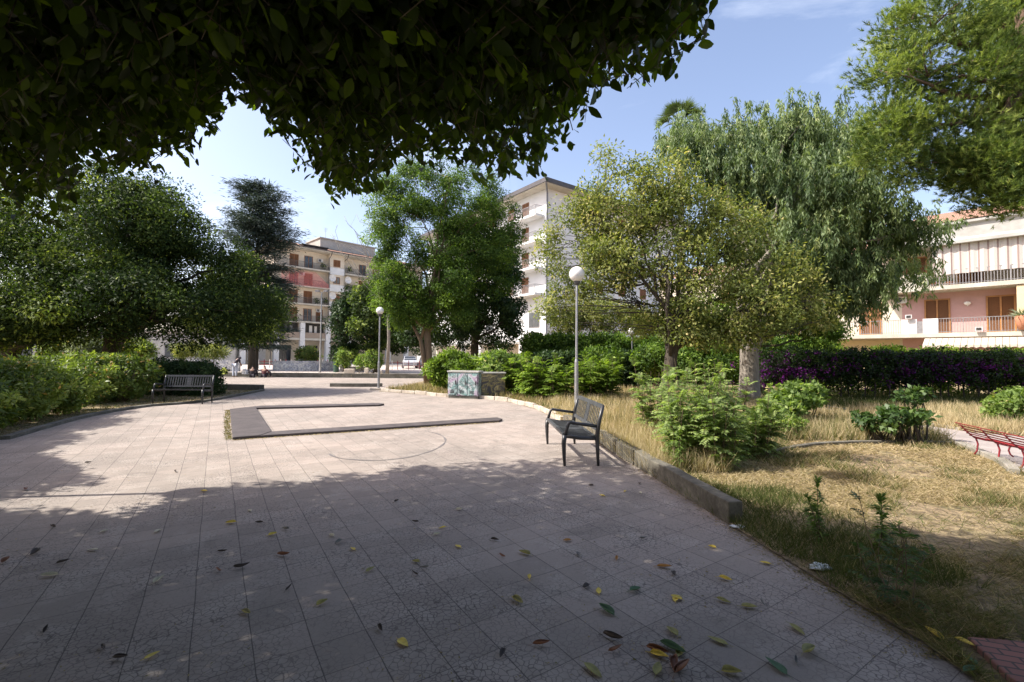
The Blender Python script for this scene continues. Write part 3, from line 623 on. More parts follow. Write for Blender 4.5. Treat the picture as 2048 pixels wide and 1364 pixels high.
def potted(x, y, z, r, h, parent, seed, leafm='leaf_silver'):
    m = MB(); m.lathe([(r * .55, z), (r * .8, z + h * .45), (r, z + h * .8), (r * .75, z + h), (r * .6, z + h)], x, y, 14); p = m.build('plant_pot', M['terracotta'], parent, smooth=True)
    q = np.random.default_rng(seed); n = 90; d = unit(q.normal(size=(n, 3)) * [1, 1, .5] + [0, 0, .5])
    fast_mesh('plant', leaf_verts(np.tile([x, y, z + h], (n, 1)) + d * .03, d, unit(q.normal(size=(n, 3))), r * 2.0 * q.uniform(.6, 1.2, n), .05, DIAMOND), 4, DIAMOND[1], M[leafm], q.random(n), parent=p)
potted(8.95, -.28, 3.45, .33, .85, rb, 3); potted(5.0, .4, 6.52, .18, .3, rb, 4); potted(5.8, .4, 6.52, .18, .3, rb, 5)
# ------------------------------------------------------------------ pale low buildings glimpsed under the left trees
fb = empty('low_building', (-75, 62, 0), 'long pale low building glimpsed beneath the big dark tree crowns at left', 'building', rz=R(12))
m = MB(); m.box(0, 34, 0, 10, 0, 4.6); m.build('wall', M['grey_conc'], fb)
m = MB(); m.box(-.4, 34.4, -.5, 10.4, 4.6, 4.9); m.build('roof', M['slab'], fb)
for k in range(7):
    m = MB(); m.box(1.6 + k * 4.6, 3.9 + k * 4.6, -.06, .02, .9, 3.0); f = m.build('window', M['rail_grey'], fb)
    m = MB(); m.box(1.7 + k * 4.6, 3.8 + k * 4.6, -.08, -.062, 1.0, 2.9); m.build('pane', M['glass'], f)
# ------------------------------------------------------------------ STREET FURNITURE
def lamp(loc, h, gr, label, r=.036, thick=1.25):
    o = empty('street_lamp', (*loc, 0), label, 'street lamp', 'globe lamps on grey poles around the plaza')
    m = MB(); m.lathe([(.075, 0), (.075, .02), (.058, .04), (.056, thick), (r + .006, thick + .06), (r, thick + .08), (r * .9, h - gr - .06)], n=12); m.build('pole', M['pole'], o, smooth=False)
    m = MB(); m.lathe([(r, h - gr - .10), (.085, h - gr - .05), (.095, h - gr + .015), (.05, h - gr + .03)], n=14); m.build('collar', M['rail'], o)
    m = MB(); m.lathe([(gr * math.sin(t) + .001, h - gr * math.cos(t)) for t in np.linspace(.02, PI - .02, 15)], n=22); m.build('globe', M['globe'], o, smooth=True)
    return o
lamp((1.86, 13.16), 3.98, .222, 'tall grey globe lamp directly behind the black bench', thick=1.45)
l2 = lamp((-6.06, 20.9), 3.62, .17, 'grey lamp post in front of the bright green tree, globe half hidden by leaves')
m = MB(); m.box(-.35, .22, -.16, .2, 0, .09); m.build('plinth', M['kerb_pale'], l2, bevel=.01)
lamp((6.9, 26.3), 3.07, .22, 'short globe lamp standing among the bushes left of the gnarled olive-green tree')
lamp((-7.1, 4.88), 3.96, .21, 'globe lamp standing out of view at left, casting the thin pole shadow on the paving')
tl = empty('street_light', (-16.9, 40.4, 0), 'tall thin grey pole with two small floodlights in front of the cream apartments', 'street light')
m = MB(); m.lathe([(.10, 0), (.09, .5), (.07, 3), (.05, 7.1)], n=10); m.build('pole', M['pole'], tl)
for s in (-1, 1):
    m = MB(); m.tube([(0, 0, 7.05), (s * .25, 0, 7.15)], .03, 6); m.box(min(s * .2, s * .55), max(s * .2, s * .55), -.14, .14, 7.12, 7.3); m.build('floodlight', M['rail_grey'], tl, bevel=.02)
# --- black bench
def slatbench(loc, rz, label, group, mats, L_=1.67):
    o = empty('park_bench', (*loc, 0), label, 'bench', group, rz)
    mt, ms_ = mats
    for yy, nm in ((0.0, 0), (L_, 1)):
        m = MB(); m.tube([(.03, yy, 0), (.022, yy, .15), (.015, yy, .33), (.03, yy, .45)], [.019, .027, .034, .036], 8); m.build('leg', mt, o, smooth=True)
        m = MB(); m.tube([(.53, yy, 0), (.52, yy, .2), (.51, yy, .42), (.535, yy, .62), (.60, yy, .885)], [.019, .028, .035, .032, .026], 8); m.build('leg', mt, o, smooth=True)
        m = MB(); m.tube([(.035, yy, .45), (.06, yy, .54), (.085, yy, .615), (.115, yy, .632), (.3, yy, .605), (.525, yy, .575)], [.026, .024, .024, .024, .025, .024], 8); m.build('armrest', mt, o, smooth=True)
        m = MB(); m.tube([(.03, yy, .44), (.25, yy, .405), (.51, yy, .40)], [.03, .028, .03], 8); m.build('side_rail', mt, o, smooth=True)
    m = MB(); n = 18
    m.box(0, .05, .03, L_ - .03, .435, .475); m.box(.47, .505, .03, L_ - .03, .405, .435)
    for k in range(n):
        y = .05 + (L_ - .10) * (k + .5) / n
        wq = .018 if not 8 <= k <= 9 else .036
        P = [(.048, .462), (.18, .432), (.33, .418), (.472, .424)]
        m.add([(x, y - wq, z) for x, z in P] + [(x, y + wq, z) for x, z in P] + [(x, y - wq, z - .014) for x, z in P] + [(x, y + wq, z - .014) for x, z in P],
              [(i, i + 1, i + 5, i + 4) for i in range(3)] + [(i + 8, i + 12, i + 13, i + 9) for i in range(3)] + [(i, i + 8, i + 9, i + 1) for i in range(3)] + [(i + 4, i + 5, i + 13, i + 12) for i in range(3)])
    m.build('seat', ms_, o)
    m = MB()
    bx = lambda z: .515 + (z - .5) * .235
    for z0, z1 in ((.505, .555), (.835, .89)):
        m.add([(bx(z0) - .012, .03, z0), (bx(z0) + .016, .03, z0), (bx(z1) + .016, .03, z1), (bx(z1) - .012, .03, z1), (bx(z0) - .012, L_ - .03, z0), (bx(z0) + .016, L_ - .03, z0), (bx(z1) + .016, L_ - .03, z1), (bx(z1) - .012, L_ - .03, z1)],
              [(0, 1, 2, 3), (7, 6, 5, 4), (0, 4, 5, 1), (1, 5, 6, 2), (2, 6, 7, 3), (3, 7, 4, 0)])
    for k in range(n):
        y = .05 + (L_ - .10) * (k + .5) / n; wq = .017 if not 8 <= k <= 9 else .038
        z0, z1 = .553, .837
        m.add([(bx(z0) - .004, y - wq, z0), (bx(z0) + .004, y - wq, z0), (bx(z1) + .004, y - wq, z1), (bx(z1) - .004, y - wq, z1), (bx(z0) - .004, y + wq, z0), (bx(z0) + .004, y + wq, z0), (bx(z1) + .004, y + wq, z1), (bx(z1) - .004, y + wq, z1)],
              [(0, 1, 2, 3), (7, 6, 5, 4), (0, 4, 5, 1), (1, 5, 6, 2), (2, 6, 7, 3), (3, 7, 4, 0)])
    m.build('backrest', ms_, o)
    return o
slatbench((.755, 6.74), R(4.1), 'black slatted metal bench with armrests standing by the kerb wall in the sun', 'benches on the plaza', (M['metal_black'], M['bench_slat']))
slatbench((-9.72, 14.42), R(93), 'dark bench in deep tree shade in front of the clipped hedge at left', 'benches on the plaza', (M['metal_black'], M['metal_black']), 1.5)
# --- red bench
rbn = empty('park_bench', (7.70, 7.40, .03), 'low red metal bench with curved slatted seat on the garden path at right', 'bench', rz=math.atan2(-.95, -.3) + PI / 2)
prof = [(-.27, .50), (-.24, .47), (-.17, .38), (-.08, .295), (.05, .262), (.2, .245), (.34, .215), (.39, .17)]
LN = 1.75; y0 = -.35
for k in range(4):
    yy = y0 + .12 + k * (LN - .24) / 3
    m = MB(); m.tube([(x, -yy, z - .012) for x, z in prof], .011, 6); m.build('frame', M['red_metal'], rbn, smooth=True)
    m = MB(); m.tube([(-.06, -yy, .27), (-.035, -yy, .18), (-.05, -yy, .07), (-.09, -yy, 0)], .012, 6); m.build('leg', M['red_metal'], rbn, smooth=True)
    m = MB(); m.tube([(.38, -yy, .18), (.36, -yy, .10), (.38, -yy, .04), (.42, -yy, 0)], .012, 6); m.build('leg', M['red_metal'], rbn, smooth=True)
pa = np.array(prof); dd = np.r_[0, np.cumsum(np.linalg.norm(np.diff(pa, axis=0), axis=1))]
m = MB()
for t in np.linspace(0, dd[-1], 15):
    x = np.interp(t, dd, pa[:, 0]); z = np.interp(t, dd, pa[:, 1]); m.tube([(x, -y0, z + .006), (x, -y0 - LN, z + .006)], .0085, 5)
m.build('seat', M['red_metal'], rbn)
# --- utility cabinets
def cabinet(loc, rz, w_, h, m_, label, doors):
    o = empty('utility_cabinet', (*loc, 0), label, 'cabinet', 'graffitied cabinets at the garden edge', rz)
    m = MB(); m.box(.02, w_ - .02, .02, .42, 0, .10); m.build('base', M['kerb_dark'], o)
    m = MB(); m.box(0, w_, 0, .44, .10, h - .06); m.build('body', m_, o, bevel=.012)
    m = MB(); m.box(-.03, w_ + .03, -.03, .47, h - .06, h); m.build('lid', M['grey_conc'], o, bevel=.012)
    for k in range(doors):
        x0 = .03 + k * (w_ - .03) / doors; x1 = x0 + (w_ - .06) / doors - .03
        m = MB(); m.box(x0, x1, -.018, -.001, .14, h - .11); d = m.build('door', m_, o, bevel=.006)
        m = MB(); m.box(x1 - .08, x1 - .05, -.04, -.018, h * .5, h * .5 + .14); m.build('handle', M['rail'], d)
        m = MB(); [m.box(x0 + .06, x1 - .12, -.024, -.0185, .2 + j * .03, .212 + j * .03) for j in range(4)]; m.build('vent', M['rail'], d)
cabinet((-2.40, 17.27), R(-17), 1.22, 1.03, M['graf1'], 'pale metal cabinet with teal and purple graffiti, left of the pair', 3)
cabinet((-1.14, 17.22), R(13), .92, .98, M['graf2'], 'darker cabinet with black and gold graffiti, right of the pair', 2)
# --- brick patch, litter
mtb, nt_, b_ = newmat('brick_paving')
br = nt_.nodes.new('ShaderNodeTexBrick'); br.inputs['Scale'].default_value = 4.2; br.inputs['Color1'].default_value = (.30, .13, .10, 1); br.inputs['Color2'].default_value = (.22, .10, .08, 1); br.inputs['Mortar'].default_value = (.08, .06, .05, 1); br.inputs['Mortar Size'].default_value = .025
t_ = nt_.nodes.new('ShaderNodeTexCoord'); mp_ = nt_.nodes.new('ShaderNodeMapping'); mp_.inputs['Rotation'].default_value = (0, 0, .35); nt_.links.new(t_.outputs['Object'], mp_.inputs[0]); nt_.links.new(mp_.outputs[0], br.inputs[0])
nt_.links.new(br.outputs[0], b_.inputs['Base Color']); b_.inputs['Roughness'].default_value = .9; bump(nt_, b_, br.outputs['Fac'], -.4, .01)
m = MB(); m.prism([(2.58, 2.63), (3.6, 2.50), (3.6, 1.6), (2.52, 1.7), (2.46, 2.30)], .0, .045); tag(m.build('brick_paving', mtb, bevel=.008), kind='structure')
def crumple(loc, s, m_, name, label, cat, seed):
    import bmesh
    bm = bmesh.new(); bmesh.ops.create_icosphere(bm, subdivisions=3, radius=1); q = random.Random(seed)
    for v in bm.verts: v.co *= q.uniform(.55, 1.25); v.co = Vector((v.co.x * s[0], v.co.y * s[1], max(v.co.z, -.4) * s[2] + s[2] * .4))
    me = bpy.data.meshes.new(name); bm.to_mesh(me); bm.free(); me.materials.append(m_); o = bpy.data.objects.new(name, me); COL.objects.link(o); o.location = loc; tag(o, label, cat); return o
crumple((2.33, 3.50, .02), (.075, .045, .028), M['plastic'], 'plastic_litter', 'crumpled pale blue-white plastic scrap at the paving edge', 'litter', 2)
crumple((2.14, 4.36, .012), (.07, .035, .012), M['plastic'], 'paper_litter', 'torn white paper at the foot of the kerb wall end', 'litter', 6)
# --- distant plaza things
gwv = MB(); ribbon(gwv, smooth_path([(-23.6, 45.2), (-22.4, 44.6), (-19.5, 44.3), (-17.3, 45.4)], .8), -.35, 0, .95, .01); tag(gwv.build('low_wall', M['graf3']), 'low curved plaza wall covered in white graffiti, below the cream apartments', 'wall')
gwv = MB(); ribbon(gwv, smooth_path([(-17.1, 45.6), (-15.6, 45.2), (-14.2, 45.8)], .8), -.35, 0, .42, .01); tag(gwv.build('low_wall', M['kerb_pale']), 'lower plain stretch of the curved plaza wall', 'wall')
gwv = MB(); ribbon(gwv, smooth_path([(-32.5, 41.0), (-28, 40.5), (-24.5, 41.2)], .8), -.35, 0, 1.05, .01); tag(gwv.build('low_wall', M['graf3']), 'grey scribbled wall behind the three people', 'wall')
def street_fence(x0, y0_, x1, y1_, label):
    o = empty('street_fence', (x0, y0_, 0), label, 'fence', rz=math.atan2(y1_ - y0_, x1 - x0)); Ln = math.hypot(x1 - x0, y1_ - y0_); n = int(Ln / .55)
    m = MB(); m.box(0, Ln, -.02, .02, .35, .42).box(0, Ln, -.02, .02, .70, .76); m.build('rail', M['red_metal'], o)
    for k in range(n + 1):
        m = MB(); m.tube([(k * Ln / n, .0, 0), (k * Ln / n, 0, .98)], .045, 6); m.build('post', M['white_paint'] if k % 2 else M['red_metal'], o)
street_fence(-28.8, 51, -21.5, 53.5, 'red and white street fence in front of the shops at left')
street_fence(-13.8, 50.5, -9.9, 52.0, 'red and white street fence beside the parked cars')
bin_ = empty('litter_bin', (-15.9, 41.5, 0), 'green litter bin right of the tall thin light pole', 'bin')
m = MB(); m.lathe([(.22, 0), (.26, .85), (.28, .86), (.28, .9), (.1, .95)], n=14); m.build('bin_body', M['leaf_deep'] if 0 else surf('bin_green', (.04, .10, .06), None, 3, .5), bin_)
for k, (x, y, sx, sy, sz) in enumerate(((-13.5, 38.2, .9, .35, .42), (-12.2, 38.6, .35, .3, .5), (-11.0, 38.4, .3, .3, .3))):
    m = MB(); rr = random.Random(k); m.prism([(x - sx / 2, y - sy / 2), (x + sx / 2, y - sy / 2 + rr.uniform(-.05, .05)), (x + sx / 2 * .85, y + sy / 2), (x - sx / 2 * .9, y + sy / 2)], 0, sz)
    tag(m.build('stone_block', M['kerb_pale'], bevel=.05, origin=(x, y, 0)), ['long pale stone block on the far plaza', 'upright pale stone right of the long block', 'smallest pale stone, rightmost on the far plaza'][k], 'stone')
# --- cars
def car(loc, rz, col, label):
    o = empty('parked_car', (*loc, 0), label, 'car', 'cars parked beyond the plaza', rz)
    paint = surf('car_paint', col, tuple(c * .9 for c in col), 1, .25, spec=.7)
    side = [(-2.05, .35), (-2.08, .75), (-1.95, .92), (-1.75, .98), (-1.2, 1.38), (-.6, 1.47), (.35, 1.45), (.85, 1.2), (1.15, .98), (1.85, .85), (2.05, .68), (2.05, .35)]
    m = MB(); V = []; wd = [.80 if z < .9 else .80 - (z - .9) * .28 for x, z in side]
    n = len(side)
    V = [(x, -w_, z) for (x, z), w_ in zip(side, wd)] + [(x, w_, z) for (x, z), w_ in zip(side, wd)]
    m.add(V, [tuple(range(n)), tuple(range(2 * n - 1, n - 1, -1))] + [(i, n + i, n + (i + 1) % n, (i + 1) % n) for i in range(n)]); m.build('body', paint, o, bevel=.04)
    for s in (-1, 1):
        m = MB(); q = [(-1.55, 1.0), (-1.15, 1.32), (-.1, 1.38), (-.1, 1.0)]; q2 = [(-.02, 1.0), (-.02, 1.38), (.38, 1.36), (.9, 1.02)]
        for p in (q, q2): m.add([(x, s * (.815 - (z - .9) * .28), z) for x, z in p], [(0, 1, 2, 3) if s > 0 else (3, 2, 1, 0)])
        m.build('side_window', M['glass'], o)
    m = MB(); m.add([(.42, -.6, 1.44), (.42, .6, 1.44), (1.1, .7, 1.03), (1.1, -.7, 1.03)], [(0, 1, 2, 3)]); m.add([(-1.22, -.6, 1.40), (-1.22, .6, 1.40), (-1.74, .7, 1.01), (-1.74, -.7, 1.01)], [(3, 2, 1, 0)]); m.v = [(x * 1.008, y, z + .012) for x, y, z in m.v]; m.build('windscreen', M['glass'], o)
    for sx in (-1.3, 1.3):
        for sy in (-.82, .82):
            m = MB(); m.lathe([(.05, -.1), (.30, -.1), (.31, -.06), (.31, .06), (.30, .1), (.05, .1)], n=16); m.v = [(sx + x, sy + z, .31 + y) for x, y, z in m.v]; wh = m.build('wheel', M['tyre'], o)
            m = MB(); m.lathe([(.02, -.11), (.18, -.108), (.18, .108), (.02, .11)], n=12); m.v = [(sx + x, sy + z, .31 + y) for x, y, z in m.v]; m.build('rim', M['pole'], wh)
    for sy in (-.6, .6):
        m = MB(); m.box(2.04, 2.075, sy - .15, sy + .15, .60, .72); m.build('headlight', M['globe'], o)
car((-10.2, 55, ), R(-75), (.05, .06, .08), 'dark parked car beyond the plaza, nearest the bright tree trunk')
car((-12.6, 56.5), R(-75), (.45, .47, .50), 'silver parked car left of the dark one beyond the plaza')
# --- people
def skinfig(name, joints, edges, m_, parent, sub=1):
    me = bpy.data.meshes.new(name); me.from_pydata([j[:3] for j in joints], edges, []); me.materials.append(m_)
    o = bpy.data.objects.new(name, me); COL.objects.link(o); o.parent = parent
    sk = o.modifiers.new('skin', 'SKIN'); sk.use_smooth_shade = True
    lay = me.skin_vertices[0] if len(me.skin_vertices) else None
    if lay is None:
        bpy.context.view_layer.objects.active = o; bpy.ops.mesh.customdata_skin_add(); lay = me.skin_vertices[0]
    for i, j in enumerate(joints): lay.data[i].radius = (j[3], j[3] if len(j) < 5 else j[4]); lay.data[i].use_root = (i == 0)
    ss = o.modifiers.new('subsurf', 'SUBSURF'); ss.levels = sub; ss.render_levels = sub; return o
def person(loc, rz, pose, label, top, bottom, hair):
    o = empty('person', (*loc, 0), label, 'person', rz=rz)
    # local: x right, -y faces the viewer, +y away
    if pose == 'bend':
        J = dict(pel=(0, 0, .88), ch=(.12, .05, 1.16), nk=(.22, .10, 1.27), hd=(.32, .14, 1.33), hk=(.09, 0, .85), kn=(.10, .03, .48), an=(.08, 0, .09), toe=(.10, .14, .03), hk2=(-.09, 0, .85), kn2=(-.11, .04, .48), an2=(-.1, -.02, .09), toe2=(-.08, .13, .03),
                 sh=(.27, -.02, 1.22), el=(.34, .02, .95), wr=(.40, .08, .74), sh2=(.06, .18, 1.24), el2=(.16, .30, 1.0), wr2=(.26, .36, .80))
    else:
        J = dict(pel=(0, 0, .14), ch=(0, .03, .48), nk=(0, .05, .60), hd=(0, .09, .73), hk=(.09, 0, .14), kn=(.19, .30, .42), an=(.15, .46, .08), toe=(.15, .6, .03), hk2=(-.09, 0, .14), kn2=(-.2, .28, .40), an2=(-.14, .46, .08), toe2=(-.14, .6, .03),
                 sh=(.18, .03, .53), el=(.26, .14, .32), wr=(.16, .32, .40), sh2=(-.18, .03, .53), el2=(-.27, .13, .32), wr2=(-.16, .32, .38))
    def g(k, r, r2=None): return (*J[k], r, r2 or r)
    body = [g('pel', .12, .10), g('ch', .13, .09), g('nk', .05), g('hd', .085, .10), g('hk', .075), g('kn', .055), g('an', .035), g('toe', .03), g('hk2', .075), g('kn2', .055), g('an2', .035), g('toe2', .03), g('sh', .05), g('el', .038), g('wr', .028), g('sh2', .05), g('el2', .038), g('wr2', .028)]
    E_ = [(0, 1), (1, 2), (2, 3), (0, 4), (4, 5), (5, 6), (6, 7), (0, 8), (8, 9), (9, 10), (10, 11), (1, 12), (12, 13), (13, 14), (1, 15), (15, 16), (16, 17)]
    skinfig('body', body, E_, M['skin'], o)
    skinfig('trousers', [g('pel', .14, .12), g('hk', .095), g('kn', .075), g('an', .055), g('hk2', .095), g('kn2', .075), g('an2', .055)], [(0, 1), (1, 2), (2, 3), (0, 4), (4, 5), (5, 6)], bottom, o)
    skinfig('top', [g('ch', .155, .11), g('pel', .135, .115), g('sh', .07), g('el', .052), g('sh2', .07), g('el2', .052)], [(0, 1), (0, 2), (2, 3), (0, 4), (4, 5)], top, o)
    hx, hy, hz = J['hd']
    if hair == 'long': skinfig('hair', [(hx, hy - .02, hz + .04, .10), (hx - .04, hy - .08, hz - .02, .095), (hx - .12, hy - .12, hz - .10, .06)], [(0, 1), (1, 2)], M['cloth_dark'], o)
    else: skinfig('hair', [(hx, hy - .03, hz + .05, .098), (hx, hy - .05, hz - .0, .085)], [(0, 1)], M['cloth_dark'], o)
    return o
person((-18.55, 30.7), 0, 'bend', 'standing person bending forward in pale trousers and dark top, long dark hair', M['cloth_dark'], M['cloth_pale'], 'long')
person((-17.4, 30.75), R(10), 'sit', 'person in dark clothes crouching on the paving, middle of the three people', M['cloth_dark'], M['cloth_dark'], 'short')
person((-16.72, 30.95), R(-12), 'sit', 'person in a maroon top sitting on the paving, rightmost of the three people', M['cloth_maroon'], M['cloth_dark'], 'short')
crumple((-19.3, 30.75, .22), (.24, .18, .30), M['bag'], 'bag', 'yellow-green bag standing on the ground left of the bending person', 'bag', 5)
crumple((-18.0, 30.95, .22), (.20, .18, .28), M['cloth_white'], 'bag', 'white bag on the ground between the bending and the crouching person', 'bag', 8)
# ------------------------------------------------------------------ VEGETATION
def BL(px, py, Y, rx, rz, ry=None):
    """crown lobe: centre given by its bearing and its distance Y, radii given in metres from angular size"""
    d = CM @ np.array([(px - 1024) / FPX, -(py - 682) / FPX, -1.0]); t = Y / d[1]
    x, z = d[0] * t, CAMH + d[2] * t; k = Y / FPX
    return (x, Y, z, rx * k, (ry if ry is not None else max(rx, rz) * .95 * k), rz * k)
def clumps(rng, blobs, n, inner=.5, gap=-1.15):
    w_ = np.array([b[3] * b[4] + b[3] * b[5] for b in blobs]); idx = rng.choice(len(blobs), n, p=w_ / w_.sum()); B = np.array(blobs)[idx]
    d = unit(rng.normal(size=(n, 3))); r = (inner ** 3 + rng.random(n) * (1 - inner ** 3)) ** (1 / 3)
    r = np.where(rng.random(n) < .13, r * rng.uniform(1.0, 1.28, n), r); C = B[:, :3] + d * r[:, None] * B[:, 3:6]
    k = 2.6 / max(.35, float(np.median(B[:, 3]))); f = np.sin(C[:, 0] * k + 1.7 * np.sin(C[:, 2] * k * .8)) + np.sin(C[:, 1] * k * 1.2 + 2 + 1.3 * np.sin(C[:, 0] * k)) + np.sin(C[:, 2] * k * 1.5 + C[:, 0] * k * .7)
    keep = f > gap; return C[keep], d[keep]
def scatter(rng, C, O, per, cr, Lf, Wf, style, zmin=None):
    n = len(C); sz = rng.uniform(.6, 1.35, n); k = np.repeat(np.arange(n), per); m_ = len(k)
    cv = rng.random(n) * .55
    if style == 'weep':
        st = rng.normal(size=(n, 9, 3)) * np.array([cr, cr, cr * .6]); ln = rng.uniform(.4, 1.3, (n, 9)) * cr * 1.25
        s_ = rng.integers(0, 9, m_); f_ = rng.random(m_)
        p = C[k] + st[k, s_] + np.stack([rng.normal(size=m_) * .05, rng.normal(size=m_) * .05, -f_ * ln[k, s_]], 1)
        d = unit(np.stack([rng.normal(size=m_) * .45, rng.normal(size=m_) * .45, -np.ones(m_)], 1)); nr = rng.normal(size=(m_, 3))
    elif style == 'needle':
        nt_ = max(1, per // 22); tc = rng.normal(size=(n, nt_, 3)) * np.array([cr, cr, cr * .55])
        td = unit(O[:, None, :] * .9 + rng.normal(size=(n, nt_, 3)) * .35 + [0, 0, .7])
        s_ = rng.integers(0, nt_, m_)
        ax = td[k, s_]; f_ = rng.random(m_)[:, None] * Lf * 1.1
        p = C[k] + tc[k, s_] + ax * f_; d = unit(ax * .9 + rng.normal(size=(m_, 3)) * .5); nr = rng.normal(size=(m_, 3))
    elif style == 'spray':      # flat tiers of a cedar
        d = unit(O[k] * [1, 1, .1] + rng.normal(size=(m_, 3)) * [.5, .5, .22]); p = C[k] + rng.normal(size=(m_, 3)) * np.array([cr, cr, cr * .22]); nr = rng.normal(size=(m_, 3)) * .5 + [0, 0, 1]
    else:
        g = rng.normal(size=(m_, 3)); g *= (rng.random(m_)[:, None] ** .25) / np.linalg.norm(g, axis=1)[:, None]
        p = C[k] + g * np.array([1, 1, .72]) * (cr * sz[k])[:, None]
        nr = unit(O[k] * .5 + g * .75 + rng.normal(size=(m_, 3)) * .38 + [0, 0, .4])
        d = unit(g * .8 + rng.normal(size=(m_, 3)) * .7 + [0, 0, -.25 if style == 'broad' else .1])
    var = np.clip((cv[k] / .55) ** 1.3 * .72 + rng.random(m_) * .26, 0, .97); var = np.where(rng.random(m_) > .975, 1.0, var)
    if zmin is not None:
        q = p[:, 2] > zmin; p, d, nr, var = p[q], d[q], nr[q], var[q]
    m_ = len(p)
    return leaf_verts(p, d, nr, Lf * rng.uniform(.65, 1.25, m_), Wf * rng.uniform(.7, 1.2, m_), BLADE if style == 'needle' else DIAMOND), var
def bez(a, b, c, n): t = np.linspace(0, 1, n)[:, None]; return (1 - t) ** 2 * a + 2 * t * (1 - t) * b + t * t * c
def limbs(rng, trunk, tr, C, nl, ns, r1, minz=0, mb=None):
    mb = mb or MB(); T_ = np.array(trunk, float); mb.tube(T_, tr, 10); prim = []
    tgt = C[rng.choice(len(C), min(nl, len(C)), replace=False)]
    for c in tgt:
        f = rng.uniform(.45, 1.0); k = f * (len(T_) - 1); i = min(int(k), len(T_) - 2); a = T_[i] + (T_[i + 1] - T_[i]) * (k - i)
        rr = np.interp(k, range(len(T_)), tr) * .55
        mid = (a + c) / 2 + rng.normal(size=3) * np.linalg.norm(c - a) * .12 + [0, 0, np.linalg.norm(c - a) * .12]
        P = bez(a, mid, c, 8) + rng.normal(size=(8, 3)) * .02 * np.linalg.norm(c - a); P[0] = a
        mb.tube(P, np.linspace(min(rr, r1), .012, 8), 6); prim.append(P)
    allp = np.concatenate(prim)
    for c in C[rng.choice(len(C), min(ns, len(C)), replace=False)]:
        dd = np.linalg.norm(allp - c, axis=1) + (allp[:, 2] > c[2] + .3) * 2; j = np.argsort(dd)[rng.integers(0, 4)]; a = allp[j]
        mid = (a + c) / 2 + rng.normal(size=3) * .1 * dd[j]
        mb.tube(bez(a, mid, c, 5), np.linspace(r1 * .22, .006, 5), 4, caps=False)
    return mb
def tree(name, label, trunk, tr, blobs, n, per, cr, Lf, Wf, leaf, bark, seed, cat='tree', group=None, style='broad', nl=14, ns=50, r1=.12, inner=.5, gap=-1.15):
    rng = np.random.default_rng(seed); base = (trunk[0][0], trunk[0][1], 0)
    o = empty(name, base, label, cat, group)
    C, O = clumps(rng, blobs, n, inner, gap)
    ob = limbs(rng, trunk, tr, C, nl, ns, r1).build('trunk', M[bark], o, smooth=True, origin=base)
    V, var = scatter(rng, C, O, per, cr, Lf, Wf, style)
    fast_mesh('crown', V, 4, (BLADE if style == 'needle' else DIAMOND)[1], M[leaf], var, parent=o, origin=base)
    return o
def bush(name, label, blobs, n, per, cr, Lf, Wf, leaf, seed, cat='bush', group=None, style='up', inner=.35, zmin=.0, stems=10, bark='twig', r1=.02):
    rng = np.random.default_rng(seed); b0 = np.array(blobs)[:, :2].mean(0); base = (b0[0], b0[1], 0)
    o = empty(name, base, label, cat, group)
    C, O = clumps(rng, blobs, n, inner); C[:, 2] = np.maximum(C[:, 2], zmin + .05)
    mb = MB()
    for i in rng.choice(len(C), min(stems, len(C)), replace=False):
        c = C[i]; bb = blobs[int(np.argmin([math.hypot(c[0] - b[0], c[1] - b[1]) for b in blobs]))]
        a = np.array([bb[0] + rng.normal() * .1, bb[1] + rng.normal() * .1, -.02]); mb.tube(bez(a, (a + c) / 2 + rng.normal(size=3) * .08, c, 6), np.linspace(r1, .004, 6), 5)
    mb.build('stems', M[bark], o, origin=base)
    V, var = scatter(rng, C, O, per, cr, Lf, Wf, style, zmin)
    fast_mesh('foliage', V, 4, DIAMOND[1], M[leaf], var, parent=o, origin=base); return o
# --- trees at left
tree('broadleaf_tree', 'large dark spreading tree with trunk behind the bright hedge, left of the cedar', [(-16.2, 18.5, 0), (-16.25, 18.5, 1.2), (-16.1, 18.5, 2.2), (-15.8, 18.6, 3.5)], [.42, .33, .28, .2],
     [BL(300, 455, 18.5, 100, 80), BL(200, 470, 18, 150, 130), BL(395, 545, 19, 105, 80), BL(480, 615, 19.5, 80, 65), BL(330, 610, 18, 140, 75), BL(180, 610, 17, 130, 75)], 520, 230, .72, .15, .06, 'leaf_dark', 'bark_dark', 11, nl=20, ns=60, r1=.16)
tree('broadleaf_tree', 'dark low-branching tree at the far left edge behind the hedge', [(-17.9, 17, 0), (-18.3, 17, .9), (-18.9, 17, 2.0), (-19.2, 17, 3)], [.36, .3, .24, .18],
     [BL(50, 560, 17, 120, 110), BL(-70, 520, 17, 140, 150), BL(70, 440, 18.5, 100, 90), BL(30, 645, 16.5, 110, 40)], 360, 180, .7, .15, .06, 'leaf_dark', 'bark_dark', 12, r1=.18, nl=16)
tree('broadleaf_tree', 'smaller dark tree whose trunk stands right behind the three people', [(-18.7, 33, 0), (-18.75, 33, 2), (-18.8, 33, 3.4)], [.3, .24, .18],
     [BL(500, 625, 33, 62, 50), BL(450, 600, 33, 60, 65), BL(535, 640, 33, 38, 45)], 170, 80, .75, .26, .12, 'leaf_dark', 'bark_dark', 13, r1=.12)
